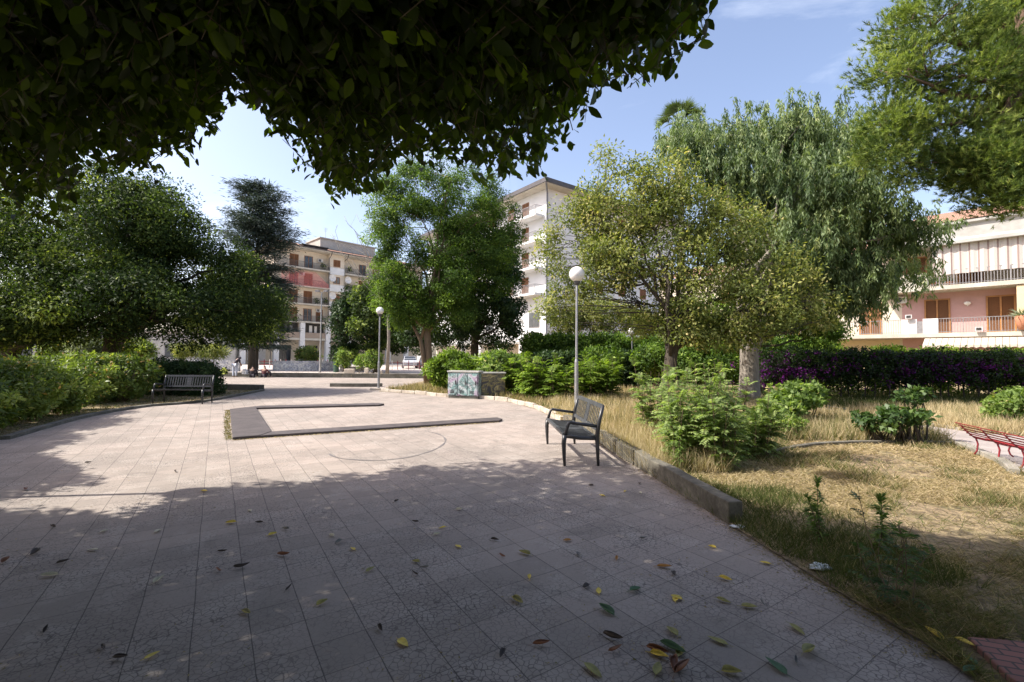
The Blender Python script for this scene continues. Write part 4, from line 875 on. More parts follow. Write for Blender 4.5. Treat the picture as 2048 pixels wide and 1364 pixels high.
# --- cedar
def conifer(name, label, base, h, prof, leaf, bark, seed, cr=.55):
    rng = np.random.default_rng(seed); o = empty(name, (*base, 0), label, 'tree'); mb = MB(); mb.tube([(0, 0, 0), (.1, 0, h * .5), (0, 0, h)], [.38, .22, .03], 8)
    C = []; O = []
    z = 2.2
    while z < h - .3:
        r = np.interp(z, [p[0] for p in prof], [p[1] for p in prof])
        for k in range(7 if z < h * .8 else 5):
            a = rng.uniform(0, 2 * PI); rr = r * rng.uniform(.65, 1.15); d = np.array([math.cos(a), math.sin(a), 0]); up = .30 if z > h * .6 else .12
            P = [np.array([0, 0, z]) + d * rr * t + [0, 0, up * rr * t - .1 * rr * t * t * (1 if z < h * .6 else -1)] for t in np.linspace(0, 1, 6)]
            mb.tube(P, np.linspace(.06, .01, 6), 4, caps=False)
            for t in np.linspace(.25, 1, max(3, int(rr / .42))):
                C.append(np.array([0, 0, z]) + d * rr * t + [0, 0, up * rr * t - .1 * rr * t * t * (1 if z < h * .6 else -1)]); O.append(d)
        z += rng.uniform(.42, .7)
    C = np.array(C); O = np.array(O)
    mb.build('trunk', M[bark], o)
    V, var = scatter(rng, C, O, 60, cr, .5, .075, 'spray'); fast_mesh('crown', V, 4, DIAMOND[1], M[leaf], var, parent=o); return o
conifer('cedar_tree', 'tall blue-green cedar rising left of the cream apartment block', (-25.3, 45), 18.4, [(0, 2.6), (5, 3.0), (9, 3.0), (12.5, 3.5), (14, 2.7), (16, 2.6), (17.6, 1.4), (18.6, .3)], 'leaf_cedar', 'bark_dark', 21)
# --- centre
tree('bright_green_tree', 'bright green feathery tree with forked brown trunk, centre of the park', [(-4.4, 24.7, 0), (-4.5, 24.7, 1.6), (-4.6, 24.7, 3.0), (-4.4, 24.7, 4.6), (-4.1, 24.8, 7)], [.24, .20, .18, .15, .08],
     [BL(790, 420, 24.8, 52, 62), BL(850, 380, 25, 80, 65), BL(930, 410, 25.3, 85, 75), BL(1000, 430, 25, 40, 50), BL(795, 510, 24.5, 50, 50), BL(870, 490, 25, 70, 60), BL(960, 500, 25.5, 60, 55), BL(800, 590, 24, 50, 45), BL(860, 590, 25, 45, 45), BL(905, 560, 24.3, 40, 60), BL(1010, 500, 25.5, 42, 55), BL(985, 560, 26, 45, 50), BL(925, 610, 25, 40, 45), BL(780, 560, 24.3, 38, 50), BL(770, 470, 24.5, 32, 45), BL(890, 625, 24.6, 50, 32), BL(815, 630, 24.4, 36, 26)],
     980, 150, .46, .13, .055, 'leaf_mid', 'bark_brown', 31, r1=.10, nl=22, ns=90)
ft = empty('leaning_stem', (-4.55, 24.55, 0), 'pale second stem leaning left from the foot of the bright green tree', 'tree stem')
m = MB(); m.tube([(0, 0, 0), (-.2, 0, 1.6), (-.35, 0, 2.4), (-1.0, .1, 3.6), (-1.4, .1, 4.6)], [.14, .12, .11, .06, .02], 8); m.tube([(-.35, 0, 2.4), (-.1, 0, 3.4), (.3, 0, 4.6)], [.09, .06, .02], 7)
ft_ = m.build('stem', M['bark_brown'], ft, smooth=True)
tree('dense_dark_tree', 'dense rounded dark tree behind the bright green one, beside the white tower', [(-2.4, 29.5, 0), (-2.4, 29.5, 2.5), (-2.2, 29.5, 5)], [.3, .25, .18],
     [BL(965, 590, 29.5, 78, 105), BL(900, 620, 29.5, 65, 78), BL(998, 630, 29, 44, 66), BL(930, 520, 29.5, 70, 80), BL(1000, 530, 29.5, 40, 60), BL(850, 650, 30, 50, 50), BL(1012, 590, 28.5, 34, 60), BL(960, 480, 29, 60, 50)], 480, 140, .6, .20, .10, 'leaf_deep', 'bark_dark', 32, inner=.6)
tree('dense_grey_tree', 'rounded grey-green tree left of the bright green tree, behind the lamp', [(-12.4, 42, 0), (-12.4, 42, 2), (-12.2, 42, 4)], [.25, .2, .15],
     [BL(748, 640, 42, 42, 62), BL(740, 600, 42, 35, 35), BL(795, 650, 42, 45, 50)], 230, 95, .7, .30, .16, 'leaf_dark', 'bark_dark', 33, inner=.6)
tree('dense_dark_tree', 'small very dark oval tree covering the right end of the cream apartments', [(-16.0, 44, 0), (-16.0, 44, 2), (-15.9, 44, 4)], [.2, .18, .12],
     [BL(694, 655, 44, 28, 62), BL(702, 625, 44, 24, 40)], 120, 90, .6, .30, .15, 'leaf_deep', 'bark_dark', 34, inner=.6)
rng = np.random.default_rng(35)
bt = empty('bare_tree', (-10.6, 39, 0), 'leafless tree with thin curling grey twigs against the sky', 'tree')
C = np.array([BL(px, py, 39 + rng.normal() * .6, 1, 1)[:3] for px, py in ((672, 455), (690, 440), (668, 480), (700, 455), (712, 430), (725, 440), (735, 470), (690, 492), (715, 495), (742, 420), (745, 500), (705, 480), (660, 470), (730, 510))]) - np.array([-10.6, 39, 0])
limbs(rng, [(0, 0, 0), (.1, 0, 3), (-.1, 0, 6.5), (-.5, 0, 8.8)], [.16, .13, .09, .05], C, 14, 60, .035).build('trunk', M['bark_grey'], bt, smooth=True)
# --- gnarled olive green tree
tree('gnarled_tree', 'wide yellowish-green tree with gnarled dark trunk, right of the tall lamp', [(4.72, 14, -.02), (4.66, 14, .5), (4.82, 14, 1.1), (4.88, 14, 1.7), (5.05, 14, 2.3), (5.1, 14, 3.3)], [.24, .17, .19, .18, .17, .10],
     [BL(1225, 335, 14, 48, 40), BL(1262, 425, 14, 85, 75), BL(1370, 430, 14.5, 105, 75), BL(1180, 480, 14.8, 62, 58), BL(1305, 505, 14, 125, 80), BL(1450, 470, 14.5, 95, 70), BL(1520, 545, 14.5, 85, 70), BL(1600, 590, 14.5, 62, 50), BL(1430, 600, 14, 125, 60), BL(1200, 545, 15, 80, 40), BL(1108, 500, 15.2, 40, 50), BL(1150, 435, 14.8, 42, 46), BL(1330, 365, 14.2, 75, 50), BL(1375, 665, 13.6, 48, 22), BL(1450, 672, 13.8, 70, 26), BL(1145, 560, 15.2, 50, 55), BL(1510, 640, 14, 75, 35), BL(1105, 620, 15.2, 36, 36), BL(1190, 400, 14, 45, 50), BL(1630, 620, 14, 50, 40), BL(1340, 640, 15, 90, 35)],
     1500, 46, .38, .12, .055, 'leaf_olive', 'bark_dark', 41, nl=22, ns=520, r1=.065, inner=.35, gap=-1.25)
tree('weeping_eucalyptus', 'tall grey-green weeping tree with thick pale trunk, right of the gnarled tree', [(8.32, 16.1, -.02), (8.34, 16.1, .35), (8.4, 16.2, 1.0), (8.45, 16.3, 2.2), (8.4, 16.5, 3.6), (8.6, 16.8, 6)], [.52, .36, .32, .29, .27, .18],
     [BL(1390, 275, 18, 52, 45), BL(1560, 250, 18, 70, 50), BL(1645, 285, 17.5, 80, 55), BL(1480, 330, 17.5, 90, 65), BL(1600, 380, 17, 110, 75), BL(1695, 385, 17, 65, 75), BL(1560, 480, 17, 105, 65), BL(1680, 500, 17, 85, 75), BL(1765, 440, 16.8, 50, 45), BL(1735, 535, 16.5, 62, 50), BL(1815, 470, 17, 26, 34), BL(1830, 540, 17, 14, 24), BL(1620, 570, 17, 75, 50), BL(1695, 580, 16.8, 40, 36), BL(1700, 260, 18, 28, 50)],
     900, 240, .50, .20, .046, 'leaf_euc', 'bark_grey', 42, style='weep', nl=22, ns=120, r1=.12, inner=.4, gap=-.95)
tree('young_tree', 'loose olive young tree against the white tower, behind the short globe lamp', [(5.5, 30.5, 0), (5.4, 30.5, 1.5), (5.5, 30.5, 2.8)], [.16, .12, .08],
     [BL(1185, 625, 30.5, 48, 40), BL(1245, 640, 30.5, 45, 34), BL(1130, 640, 30.5, 34, 30), BL(1290, 650, 30.5, 35, 28)], 260, 60, .42, .17, .08, 'leaf_olive', 'bark_dark', 44, nl=10, ns=80, r1=.05, inner=.3, gap=-1.4)
tree('young_tree', 'green tree filling the gap between the gnarled tree and the thick pale trunk', [(12.0, 22.5, 0), (12.0, 22.5, 1.5), (12.1, 22.5, 3)], [.2, .16, .1],
     [BL(1430, 625, 22.5, 60, 45), BL(1530, 630, 22.5, 65, 45), BL(1610, 640, 22.5, 50, 35), BL(1370, 640, 23, 45, 40), BL(1670, 655, 22, 26, 22)], 330, 80, .42, .16, .075, 'leaf_mid', 'bark_dark', 45, nl=12, ns=60, r1=.07, inner=.4)
# --- palm
pm = empty('palm_tree', (11.05, 30, .55), 'tall palm whose fan head shows between the green trees against the sky', 'palm')
m = MB(); m.tube([(0, 0, 0), (.1, 0, 8), (0, 0, 16.3)], [.28, .22, .2], 8); m.build('trunk', M['bark_grey'], pm)
rng = np.random.default_rng(50); VV = []; var = []
mb = MB()
for k in range(46):
    a = rng.uniform(0, 2 * PI); el = rng.uniform(-1.1, 1.2); L_ = rng.uniform(1.2, 1.7); d0 = np.array([math.cos(a) * math.cos(el), math.sin(a) * math.cos(el), math.sin(el)])
    P0 = np.array([0, 0, 16.4]); P1 = P0 + d0 * L_ * .7; mb.tube([P0, (P0 + P1) / 2 + [0, 0, .05], P1], [.02, .015, .01], 4, caps=False)
    n = 26; q = rng.normal(size=(n, 3)); side = unit(np.cross(d0, [0, 0, 1.])); up_ = np.cross(side, d0); th = np.linspace(-1.25, 1.25, n)
    d = unit(d0[None] * np.cos(th)[:, None] + side[None] * np.sin(th)[:, None] + [0, 0, -.18])
    VV.append(leaf_verts(np.tile(P1, (n, 1)), d, np.tile(up_, (n, 1)) + q * .2, rng.uniform(.75, 1.0, n), .075, DIAMOND)); var += [1.0 if el < -.6 else rng.uniform(0, .6)] * n
mb.build('fronds', M['palm'], pm); fast_mesh('crown', np.concatenate(VV), 4, DIAMOND[1], M['palm'], np.array(var), parent=pm)
# --- pine
tree('pine_tree', 'big pine with long needles filling the upper right corner', [(14.9, 12.3, 0), (14.8, 12.3, 3), (14.4, 12.2, 6), (14.2, 12.2, 8.5), (13.6, 12, 11)], [.4, .36, .3, .24, .14],
     [BL(1870, 45, 12, 95, 50), BL(1800, 140, 12, 58, 55), BL(1950, 140, 12, 100, 80), BL(1790, 250, 12, 58, 50), BL(1900, 270, 12, 85, 55), BL(2030, 240, 12.5, 80, 80), BL(1960, 350, 12, 60, 38), BL(2020, 395, 11.6, 55, 26), BL(1960, 330, 12, 70, 45), BL(2040, 340, 12, 60, 45), BL(1930, 390, 11.8, 30, 14), BL(2090, 330, 12, 60, 60), BL(2060, 60, 12.5, 90, 80), BL(1760, 310, 11.8, 36, 28), BL(2000, 20, 13, 100, 60), BL(1830, 350, 12, 30, 14), BL(2200, 180, 12.5, 120, 130)],
     1800, 330, .24, .12, .017, 'leaf_pine', 'bark_pine', 61, style='needle', nl=26, ns=170, r1=.11, inner=.25, gap=-.55)
# --- hedges and bushes, left
def hedge_blobs(pts, r, z0, z1): return [(x, y, (z0 + z1) / 2, r, r, (z1 - z0) / 2) for x, y in pts]
bush('leafy_hedge', 'bright leafy hedge along the left edge of the plaza, nearest the camera', hedge_blobs([(-10.3, 6.3), (-10.35, 7.4), (-10.5, 8.4), (-10.9, 9.3), (-11.3, 10.2), (-11.65, 11.1), (-11.9, 12.0)], .98, .05, 1.42), 640, 56, .17, .135, .052, 'leaf_hedge', 71, 'hedge', inner=.72, stems=70)
bush('leafy_hedge', 'shorter bright hedge clump just left of the dark bench', hedge_blobs([(-13.1, 14.0), (-12.75, 14.9), (-13.3, 15.4)], 1.0, .05, 1.50), 300, 56, .17, .135, .052, 'leaf_hedge', 72, 'hedge', inner=.72, stems=40)
rngh = np.random.default_rng(73)
def box_hedge(name, label, x0, x1, y0, y1, z1, nclump, per, cr, Lf, Wf, leaf, seed, z0=.0, holes=None, cat='hedge'):
    q = np.random.default_rng(seed); o = empty(name, ((x0 + x1) / 2, (y0 + y1) / 2, 0), label, cat); base = ((x0 + x1) / 2, (y0 + y1) / 2, 0)
    C = np.stack([q.uniform(x0, x1, nclump), q.uniform(y0, y1, nclump), z0 + (z1 - z0) * q.random(nclump) ** .8], 1); O = unit(q.normal(size=(nclump, 3)))
    if holes: keep = q.random(nclump) < np.interp(C[:, 2], [0, holes[0], holes[1]], [holes[2], holes[2], 1]); C, O = C[keep], O[keep]
    C[:, 2] += .06 * np.sin(C[:, 0] * 2.3) + .05 * np.sin(C[:, 0] * 5.1)
    mb = MB()
    for x in np.arange(x0 + .2, x1, .45):
        y = (y0 + y1) / 2 + q.normal() * .1; mb.tube([(x, y, -.02), (x + q.normal() * .06, y, z1 * .4), (x + q.normal() * .15, y, z1 * .85)], [.03, .024, .01], 5)
    mb.build('stems', M['bark_dark'], o, origin=base)
    V, var = scatter(q, C, O, per, cr, Lf, Wf, 'up', .02); fast_mesh('foliage', V, 4, DIAMOND[1], M[leaf], var, parent=o, origin=base); return o
box_hedge('clipped_hedge', 'dark clipped hedge behind the dark bench at left', -14.3, -11.2, 16.9, 18.1, 1.25, 420, 60, .2, .10, .045, 'leaf_deep', 74)
gl = 'bushes glimpsed under the left trees'
bush('round_bush', 'bright green bush under the left trees, beside the leaning trunk', [BL(110, 695, 23, 42, 22)], 70, 90, .3, .16, .07, 'leaf_hedge', 75, group=gl, style='up')
bush('silver_bush', 'silvery bush left of the large dark tree trunk', [BL(180, 695, 22, 30, 20)], 60, 80, .28, .16, .05, 'leaf_silver', 76, group=gl)
bush('round_bush', 'light green bush just right of the large dark tree trunk', [BL(268, 698, 22, 38, 18)], 60, 80, .28, .16, .06, 'leaf_hedge', 77, group=gl)
bush('spiky_bush', 'yellowish spiky plants showing over the clipped hedge', [BL(375, 702, 23, 22, 14), BL(425, 706, 23, 20, 12)], 50, 60, .25, .30, .03, 'leaf_olive', 78, group=gl)
gs = 'small rounded shrubs on the far plaza'
bush('round_shrub', 'round yellow-green shrub left of the tall thin light pole', [BL(615, 711, 46, 20, 16)], 60, 70, .35, .24, .11, 'leaf_hedge', 80, group=gs)
bush('round_shrub', 'darker round shrub right of the tall thin light pole', [BL(692, 716, 42, 24, 17)], 60, 80, .35, .22, .10, 'leaf_shrub', 81, group=gs)
bush('round_shrub', 'low shrub just left of the lamp with the half hidden globe', [BL(746, 720, 40, 17, 17), BL(722, 724, 40, 12, 9)], 60, 70, .3, .22, .10, 'leaf_shrub', 82, group=gs)
# --- middle ground right
gm = 'green bushes in the middle of the garden'
bush('leafy_bush', 'bright leafy bush behind the teal graffitied cabinet', [BL(915, 735, 19.5, 42, 32), BL(880, 745, 20, 25, 25)], 200, 60, .24, .17, .07, 'leaf_bright', 90, group=gm)
bush('leafy_bush', 'green broad-leaved bush above the gold graffitied cabinet', [BL(990, 738, 18.7, 40, 32), BL(1035, 745, 19, 25, 30)], 200, 55, .24, .19, .10, 'leaf_shrub', 91, group=gm)
box_hedge('tall_hedge', 'dark ragged hedge running behind the garden trees', .8, 19.5, 27.0, 28.4, 2.75, 1500, 60, .42, .20, .10, 'leaf_mid', 94)
box_hedge('tall_hedge', 'very dark shrub belt in front of the ragged hedge, left of the gnarled trunk', 1.2, 9.0, 23.0, 24.0, 1.75, 420, 60, .36, .18, .09, 'leaf_deep', 95)
bush('leafy_bush', 'yellow-green bush under the gnarled tree, right of the short lamp', [BL(1205, 712, 22, 35, 20), BL(1410, 720, 20, 60, 30), BL(1310, 715, 21, 40, 28)], 330, 60, .3, .17, .07, 'leaf_mid', 96, group=gm)
box_hedge('bougainvillea_hedge', 'dark bougainvillea hedge with purple flowers across the right background', 9.9, 26, 17.9, 19.0, 1.86, 1250, 70, .26, .10, .06, 'leaf_boug', 97, holes=(.5, .95, .10))
box_hedge('tall_hedge', 'sunlit green hedge top rising behind the bougainvillea hedge', 13, 28, 20.6, 21.6, 2.0, 520, 60, .32, .15, .08, 'leaf_bright', 98)
# pinnate-leaved plants (ailanthus saplings)
def fronds(rng, base, nst, h, spread, fl, pairs, lL, lW, per_stem=11, lean=.35):
    mb = MB(); VV = []; base = np.array([*base, 0.])
    for s_ in range(nst):
        a = rng.uniform(0, 2 * PI); r = spread * rng.random() ** .5; b = base + [math.cos(a) * r, math.sin(a) * r, 0]; hh = h * rng.uniform(.55, 1.05)
        tip = b + [math.cos(a) * hh * lean * rng.uniform(.2, 1), math.sin(a) * hh * lean * rng.uniform(.2, 1), hh]
        P = bez(b + [0, 0, -.02], (b + tip) / 2 + rng.normal(size=3) * .05, tip, 8); mb.tube(P, np.linspace(.010, .004, 8) * (.45 if lL < .06 else 1), 5)
        for k in range(per_stem):
            f = .15 + .85 * (k + rng.random()) / per_stem; p0 = P[min(7, int(f * 7))]; az = rng.uniform(0, 2 * PI); el = rng.uniform(.1, .9) if f < .9 else rng.uniform(.6, 1.3)
            L_ = fl * rng.uniform(.6, 1.1); d0 = np.array([math.cos(az) * math.cos(el), math.sin(az) * math.cos(el), math.sin(el)])
            p2 = p0 + d0 * L_ + [0, 0, -L_ * .35]; R_ = bez(p0, p0 + d0 * L_ * .55, p2, 7); mb.tube(R_, np.linspace(.003, .001, 7), 3, caps=False)
            t = np.linspace(.15, 1, pairs); ix = t * 6; i0 = np.minimum(ix.astype(int), 5); Q = R_[i0] + (R_[i0 + 1] - R_[i0]) * (ix - i0)[:, None]; T_ = unit(R_[i0 + 1] - R_[i0])
            sd = unit(np.cross(T_, [0, 0, 1.])); nr = np.cross(sd, T_)
            for sg in (-1, 1): VV.append(leaf_verts(Q, unit(sd * sg + T_ * .45 + [0, 0, -.15] + rng.normal(size=Q.shape) * .12), nr + rng.normal(size=Q.shape) * .2, lL * (1 - .45 * np.abs(t - .45)) * rng.uniform(.85, 1.1, pairs), lW, DIAMOND))
    return mb, np.concatenate(VV)
def pinnate(name, label, base, nst, h, spread, fl, pairs, lL, lW, leaf, seed, per=11, cat='shrub', group=None, lean=.35):
    rng = np.random.default_rng(seed); o = empty(name, (*base, 0), label, cat, group); mb, V = fronds(rng, (0, 0), nst, h, spread, fl, pairs, lL, lW, per, lean)
    mb.build('stems', M['twig'], o); nn = max(1, V.shape[0] // (pairs)); var = np.clip(np.repeat(rng.random(V.shape[0] // pairs) * .6, pairs)[:V.shape[0]] + rng.random(V.shape[0]) * .38, 0, 1)
    fast_mesh('foliage', V, 4, DIAMOND[1], M[leaf], var, parent=o); return o
gp = 'light green saplings behind the bench'
for i, (b, ns_, h, sp, lab) in enumerate([((2.62, 7.0), 9, 1.0, .28, 'light green sapling clump right behind the kerb wall end of the bench'), ((2.95, 6.85), 10, .80, .34, 'low bright sapling clump at the near right of the green thicket'),
        ((3.15, 8.0), 10, 1.15, .4, 'tall sapling clump in the middle of the green thicket'), ((3.1, 9.6), 9, 1.15, .4, 'sapling clump at the back left of the green thicket'), ((4.3, 9.6), 9, 1.1, .45, 'sapling clump at the back right of the green thicket, under the gnarled trunk'), ((3.9, 7.6), 8, .7, .35, 'short sapling clump on the right flank of the green thicket')]):
    pinnate('sapling', lab, b, ns_ + 8, h * 1.38, sp * 1.05, .30, 9, .075, .028, 'leaf_sapling', 200 + i, 19, 'sapling', gp, lean=.2)
for i, (b, h, sp, lab) in enumerate([((.95, 16.9), 1.75, .5, 'tall feathery sapling between the cabinets and the tall lamp'), ((1.65, 16.4), 1.25, .4, 'shorter feathery sapling just left of the tall lamp'), ((2.9, 16.6), 1.55, .5, 'feathery sapling just right of the tall lamp post'), ((3.45, 17.4), 1.75, .42, 'taller feathery sapling second to the right of the tall lamp post'), ((.3, 18.2), 1.5, .5, 'feathery sapling behind the gold graffitied cabinet end')]):
    pinnate('sapling', lab, b, 20, h, sp, .5, 8, .15, .055, 'leaf_bright', 240 + i, 14, 'sapling', 'feathery saplings in the middle of the garden', lean=.25)
bush('fig_bush', 'pale green leafy fig bush in front of the bougainvillea, left of the dark fig', [BL(1590, 795, 11, 42, 26), BL(1620, 790, 11.2, 26, 18), BL(1565, 815, 10.6, 34, 24)], 150, 30, .14, .12, .08, 'leaf_shrub', 100, inner=.3, stems=20)
bush('weed_clump', 'dark green weed clump below the pale fig bush', [BL(1560, 860, 9.4, 45, 32), BL(1520, 850, 9.6, 30, 34)], 130, 45, .13, .09, .03, 'leaf_shrub', 101, inner=.2, stems=20)
bush('fig_bush', 'dark fig bush with a short stem standing on the dry lawn', [BL(1760, 842, 8.85, 50, 13), BL(1805, 832, 8.7, 42, 16), BL(1815, 800, 8.85, 18, 16), BL(1790, 774, 8.9, 10, 6), BL(1838, 784, 8.85, 12, 6)], 105, 17, .085, .11, .07, 'leaf_fig', 102, inner=.2, stems=34, bark='bark_dark', r1=.022, zmin=.16)
bush('fig_bush', 'green bush at the right edge beyond the red bench', [BL(2020, 815, 11, 36, 30), BL(2045, 800, 11, 25, 24)], 110, 28, .14, .12, .07, 'leaf_shrub', 103, inner=.3, stems=20, zmin=.1)
# foreground weeds
def spire(label, base, h, seed, nleaf=120, lL=.10):
    rng = np.random.default_rng(seed); o = empty('tall_weed', (*base, 0), label, 'weed', rz=0); mb = MB(); VV = []
    for s_ in range(3):
        a = rng.uniform(0, 2 * PI); hh = h * (1, .72, .5)[s_]; P = bez(np.array([0, 0, -.01]), np.array([math.cos(a) * .03, math.sin(a) * .03, hh * .5]), np.array([math.cos(a) * (.02 + .09 * s_), math.sin(a) * (.02 + .06 * s_), hh]), 10); mb.tube(P, np.linspace(.0055, .002, 10), 5)
        n = int(nleaf * hh / h); f = rng.random(n) ** .7; ix = f * 9; i0 = np.minimum(ix.astype(int), 8); Q = P[i0] + (P[i0 + 1] - P[i0]) * (ix - i0)[:, None]; az = rng.uniform(0, 2 * PI, n)
        d = np.stack([np.cos(az), np.sin(az), np.where(f > .85, 1.0, rng.uniform(-.6, .45, n))], 1); VV.append(leaf_verts(Q, d, rng.normal(size=(n, 3)) * .3 + [0, 0, 1], lL * rng.uniform(.6, 1.15, n) * np.where(f > .85, .6, 1), .018, DIAMOND))
    mb.build('stem', M['twig'], o); V = np.concatenate(VV); fast_mesh('foliage', V, 4, DIAMOND[1], M['leaf_shrub'], rng.random(len(V)) * .6, parent=o); return o
spire('upright narrow-leaved weed in the near shade, left of the two', (2.67, 3.98), .56, 301)
spire('upright narrow-leaved weed in the near shade, right of the two', (3.03, 3.80), .48, 302)
spire('small upright weed behind the bench end, against the light saplings', (2.32, 6.35), .60, 303, 150)
pinnate('open_weed', 'wiry open weed spreading over the shaded grass by the paving edge', (2.50, 3.02), 7, .62, .10, .13, 5, .05, .014, 'leaf_fig', 304, 8, 'weed', lean=.75)
# --- grass: nobody could count it
def fields(x, y): return (np.sin(x * 1.1 + 1.3 * np.sin(y * .7)) + np.sin(y * 1.7 + x * .6) + np.sin(x * 2.9 - y * 2.1) * .6 + np.sin(x * 5.3 + y * 4.1) * .35) / 2.95
def grass(name, n, polyin, polyout, seed, ymin, ymax, xr, hfun, wmin=.0035, kind_mat='grass'):
    q = np.random.default_rng(seed); Y = ymin * (ymax / ymin) ** q.random(n); X = q.uniform(xr[0], xr[1], n) * np.maximum(Y, 1.6) + xr[2]
    ok = inpoly(X, Y, polyin)
    for po in polyout: ok &= ~inpoly(X, Y, po)
    X, Y = X[ok], Y[ok]; n = len(X); h, var, lay, keep = hfun(X, Y, q); k = q.random(n) < keep
    X, Y, h, var, lay = X[k], Y[k], h[k], var[k], lay[k]; n = len(X)
    az = q.uniform(0, 2 * PI, n); d = unit(np.stack([np.cos(az) * lay, np.sin(az) * lay, 1.05 - lay * .95], 1)); wd = np.maximum(wmin, Y * .0011)
    pos = np.stack([X, Y, .012 + q.random(n) * h * .15], 1)
    tm = (np.array([[0, .5, 0], [0, -.5, 0], [.55, -.35, .05], [.55, .35, .05], [1, 0, -.08]]), None)
    V = leaf_verts(pos, d, unit(q.normal(size=(n, 3))), h, wd * q.uniform(.7, 1.5, n), (np.array([[0, .5, 0], [0, -.5, 0], [1, 0, -.12]]), [(0, 1, 2)]))
    o = fast_mesh(name, V, 3, [(0, 1, 2)], M[kind_mat], np.clip(var, 0, 1)); return tag(o, kind='stuff')
def hf(X, Y, q):
    n = len(X); f = fields(X, Y); r = q.random(n)
    h = .05 + .05 * r; lay = q.uniform(.55, 1.0, n); var = .52 + .3 * q.random(n) + .12 * f; keep = np.full(n, .75)
    g = (fields(X * 1.7 + 4, Y * 1.3 + 2) > .10); var = np.where(g & (q.random(n) < .62), .05 + .2 * q.random(n), var); h = np.where(g, h * 1.5, h); lay = np.where(g, lay * .7, lay)
    bare = fields(X * 1.2 + 9, Y * 1.1 - 3) < -.38; keep = np.where(bare, .12, keep)
    tall = ((X > 9.9) & (Y > 9.3)) | ((X < 3.6) & (Y > 6.3) & (X < 1.6 + 1.35 + (Y - 6) * .12)) | ((Y > 8.8) & (Y < 13.2) & (X > 5.0) & (X < 8.9)) | (Y > 12)
    h = np.where(tall, .16 + .24 * r ** 1.5, h); lay = np.where(tall, q.uniform(.1, .55, n), lay); var = np.where(tall, .5 + .42 * q.random(n) + .08 * f, var); keep = np.where(tall, 1.0, keep)
    grn = tall & (((X > 5.0) & (X < 8.9) & (Y < 11.5)) | (fields(X * 2 + 1, Y * 2) > .3)); var = np.where(grn & (q.random(n) < .42), .12 + .18 * q.random(n), var)
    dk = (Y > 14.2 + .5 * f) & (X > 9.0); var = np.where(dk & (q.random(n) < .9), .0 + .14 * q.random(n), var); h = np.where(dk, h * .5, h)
    br = q.random(n) < .30; var = np.where(br & ~tall, .30 + .12 * q.random(n), var)
    keep = np.where(Y < 5.0, keep * np.where(fields(X * 3, Y * 3 + 5) > -.1, .8, .25), keep); var = np.where((Y < 4.8) & (q.random(n) < .45), .27 + .13 * q.random(n), var)
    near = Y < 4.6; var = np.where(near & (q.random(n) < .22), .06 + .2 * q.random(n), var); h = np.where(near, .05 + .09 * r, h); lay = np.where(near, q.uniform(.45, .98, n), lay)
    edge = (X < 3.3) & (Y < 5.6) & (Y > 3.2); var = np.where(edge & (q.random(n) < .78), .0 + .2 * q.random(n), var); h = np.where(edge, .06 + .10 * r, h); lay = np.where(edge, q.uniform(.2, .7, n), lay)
    return h, var, lay, keep
BRK = [(2.5, 2.66), (3.65, 2.53), (3.65, 1.5), (2.4, 1.6), (2.38, 2.32)]
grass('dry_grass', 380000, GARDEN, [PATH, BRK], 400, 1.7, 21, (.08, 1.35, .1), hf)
def hf2(X, Y, q): n = len(X); return .10 + .22 * q.random(n), .1 + .75 * q.random(n), q.uniform(.1, .6, n), np.ones(n)
grass('bed_weeds', 9000, [(-26, 31.8), (-5.9, 31.8), (-5.6, 33.2), (-26, 33.2)], [], 401, 31.8, 33.3, (-.8, -.17, 0), hf2, .02)
grass('garden_weeds', 30000, [(-5.7, 20.2), (-3.73, 18.9), (-2.46, 17.75), (-1.2, 17.6), (-.35, 16.6), (.2, 15.5), (.9, 13.7), (4, 14), (5, 24), (-5, 24)], [], 402, 13.5, 24, (-.3, .3, 0), hf2, .012)
def hf3(X, Y, q): n = len(X); return .02 + .05 * q.random(n), .15 + .35 * q.random(n), q.uniform(.4, 1.0, n), np.full(n, .2)
grass('rim_weeds', 60000, [(-5.26, 8.45), (-5.15, 8.48), (-7.88, 12.86), (-7.98, 12.8)], [], 403, 8.3, 13, (-.72, -.55, 0), hf3, .006)
grass('rim_litter', 60000, [(-5.1, 8.42), (-.3, 10.98), (-.3, 11.06), (-5.1, 8.50)], [], 404, 8.3, 11.3, (-.65, -.02, 0), lambda X, Y, q: (np.full(len(X), .03), .3 + .6 * q.random(len(X)), np.full(len(X), .98), np.full(len(X), .6)), .006)
grass('bed_litter', 60000, LBED, [], 405, 3, 20, (-1.4, -.5, 0), lambda X, Y, q: (np.full(len(X), .07), .05 + .4 * q.random(len(X)), q.uniform(.4, 1, len(X)), np.full(len(X), .8)), .006)
# ------------------------------------------------------------------ the ficus overhead: its crown hangs into the view and shades the near paving
MASK = [(-3000, 470), (-300, 470), (0, 425), (55, 430), (90, 440), (118, 470), (138, 480), (146, 400), (160, 335), (200, 335), (240, 350), (280, 352), (296, 360), (318, 310), (350, 300), (375, 330), (388, 300), (390, 255), (428, 275), (440, 235), (455, 215), (470, 190), (500, 215), (520, 205), (535, 235), (556, 288), (575, 275), (592, 290), (604, 275), (604, 345), (640, 370), (665, 395), (690, 385), (722, 402), (752, 398), (772, 350), (800, 335), (835, 330), (868, 345), (900, 312), (935, 335), (975, 350), (1000, 372), (1035, 350), (1060, 366), (1086, 366), (1092, 285), (1110, 300), (1130, 270), (1152, 262), (1160, 215), (1196, 186), (1245, 182), (1252, 135), (1290, 168), (1330, 172), (1342, 115), (1370, 100), (1400, 96), (1418, 92), (1418, 20), (1396, -30), (1500, -400), (1500, -20000), (-3000, -20000)]
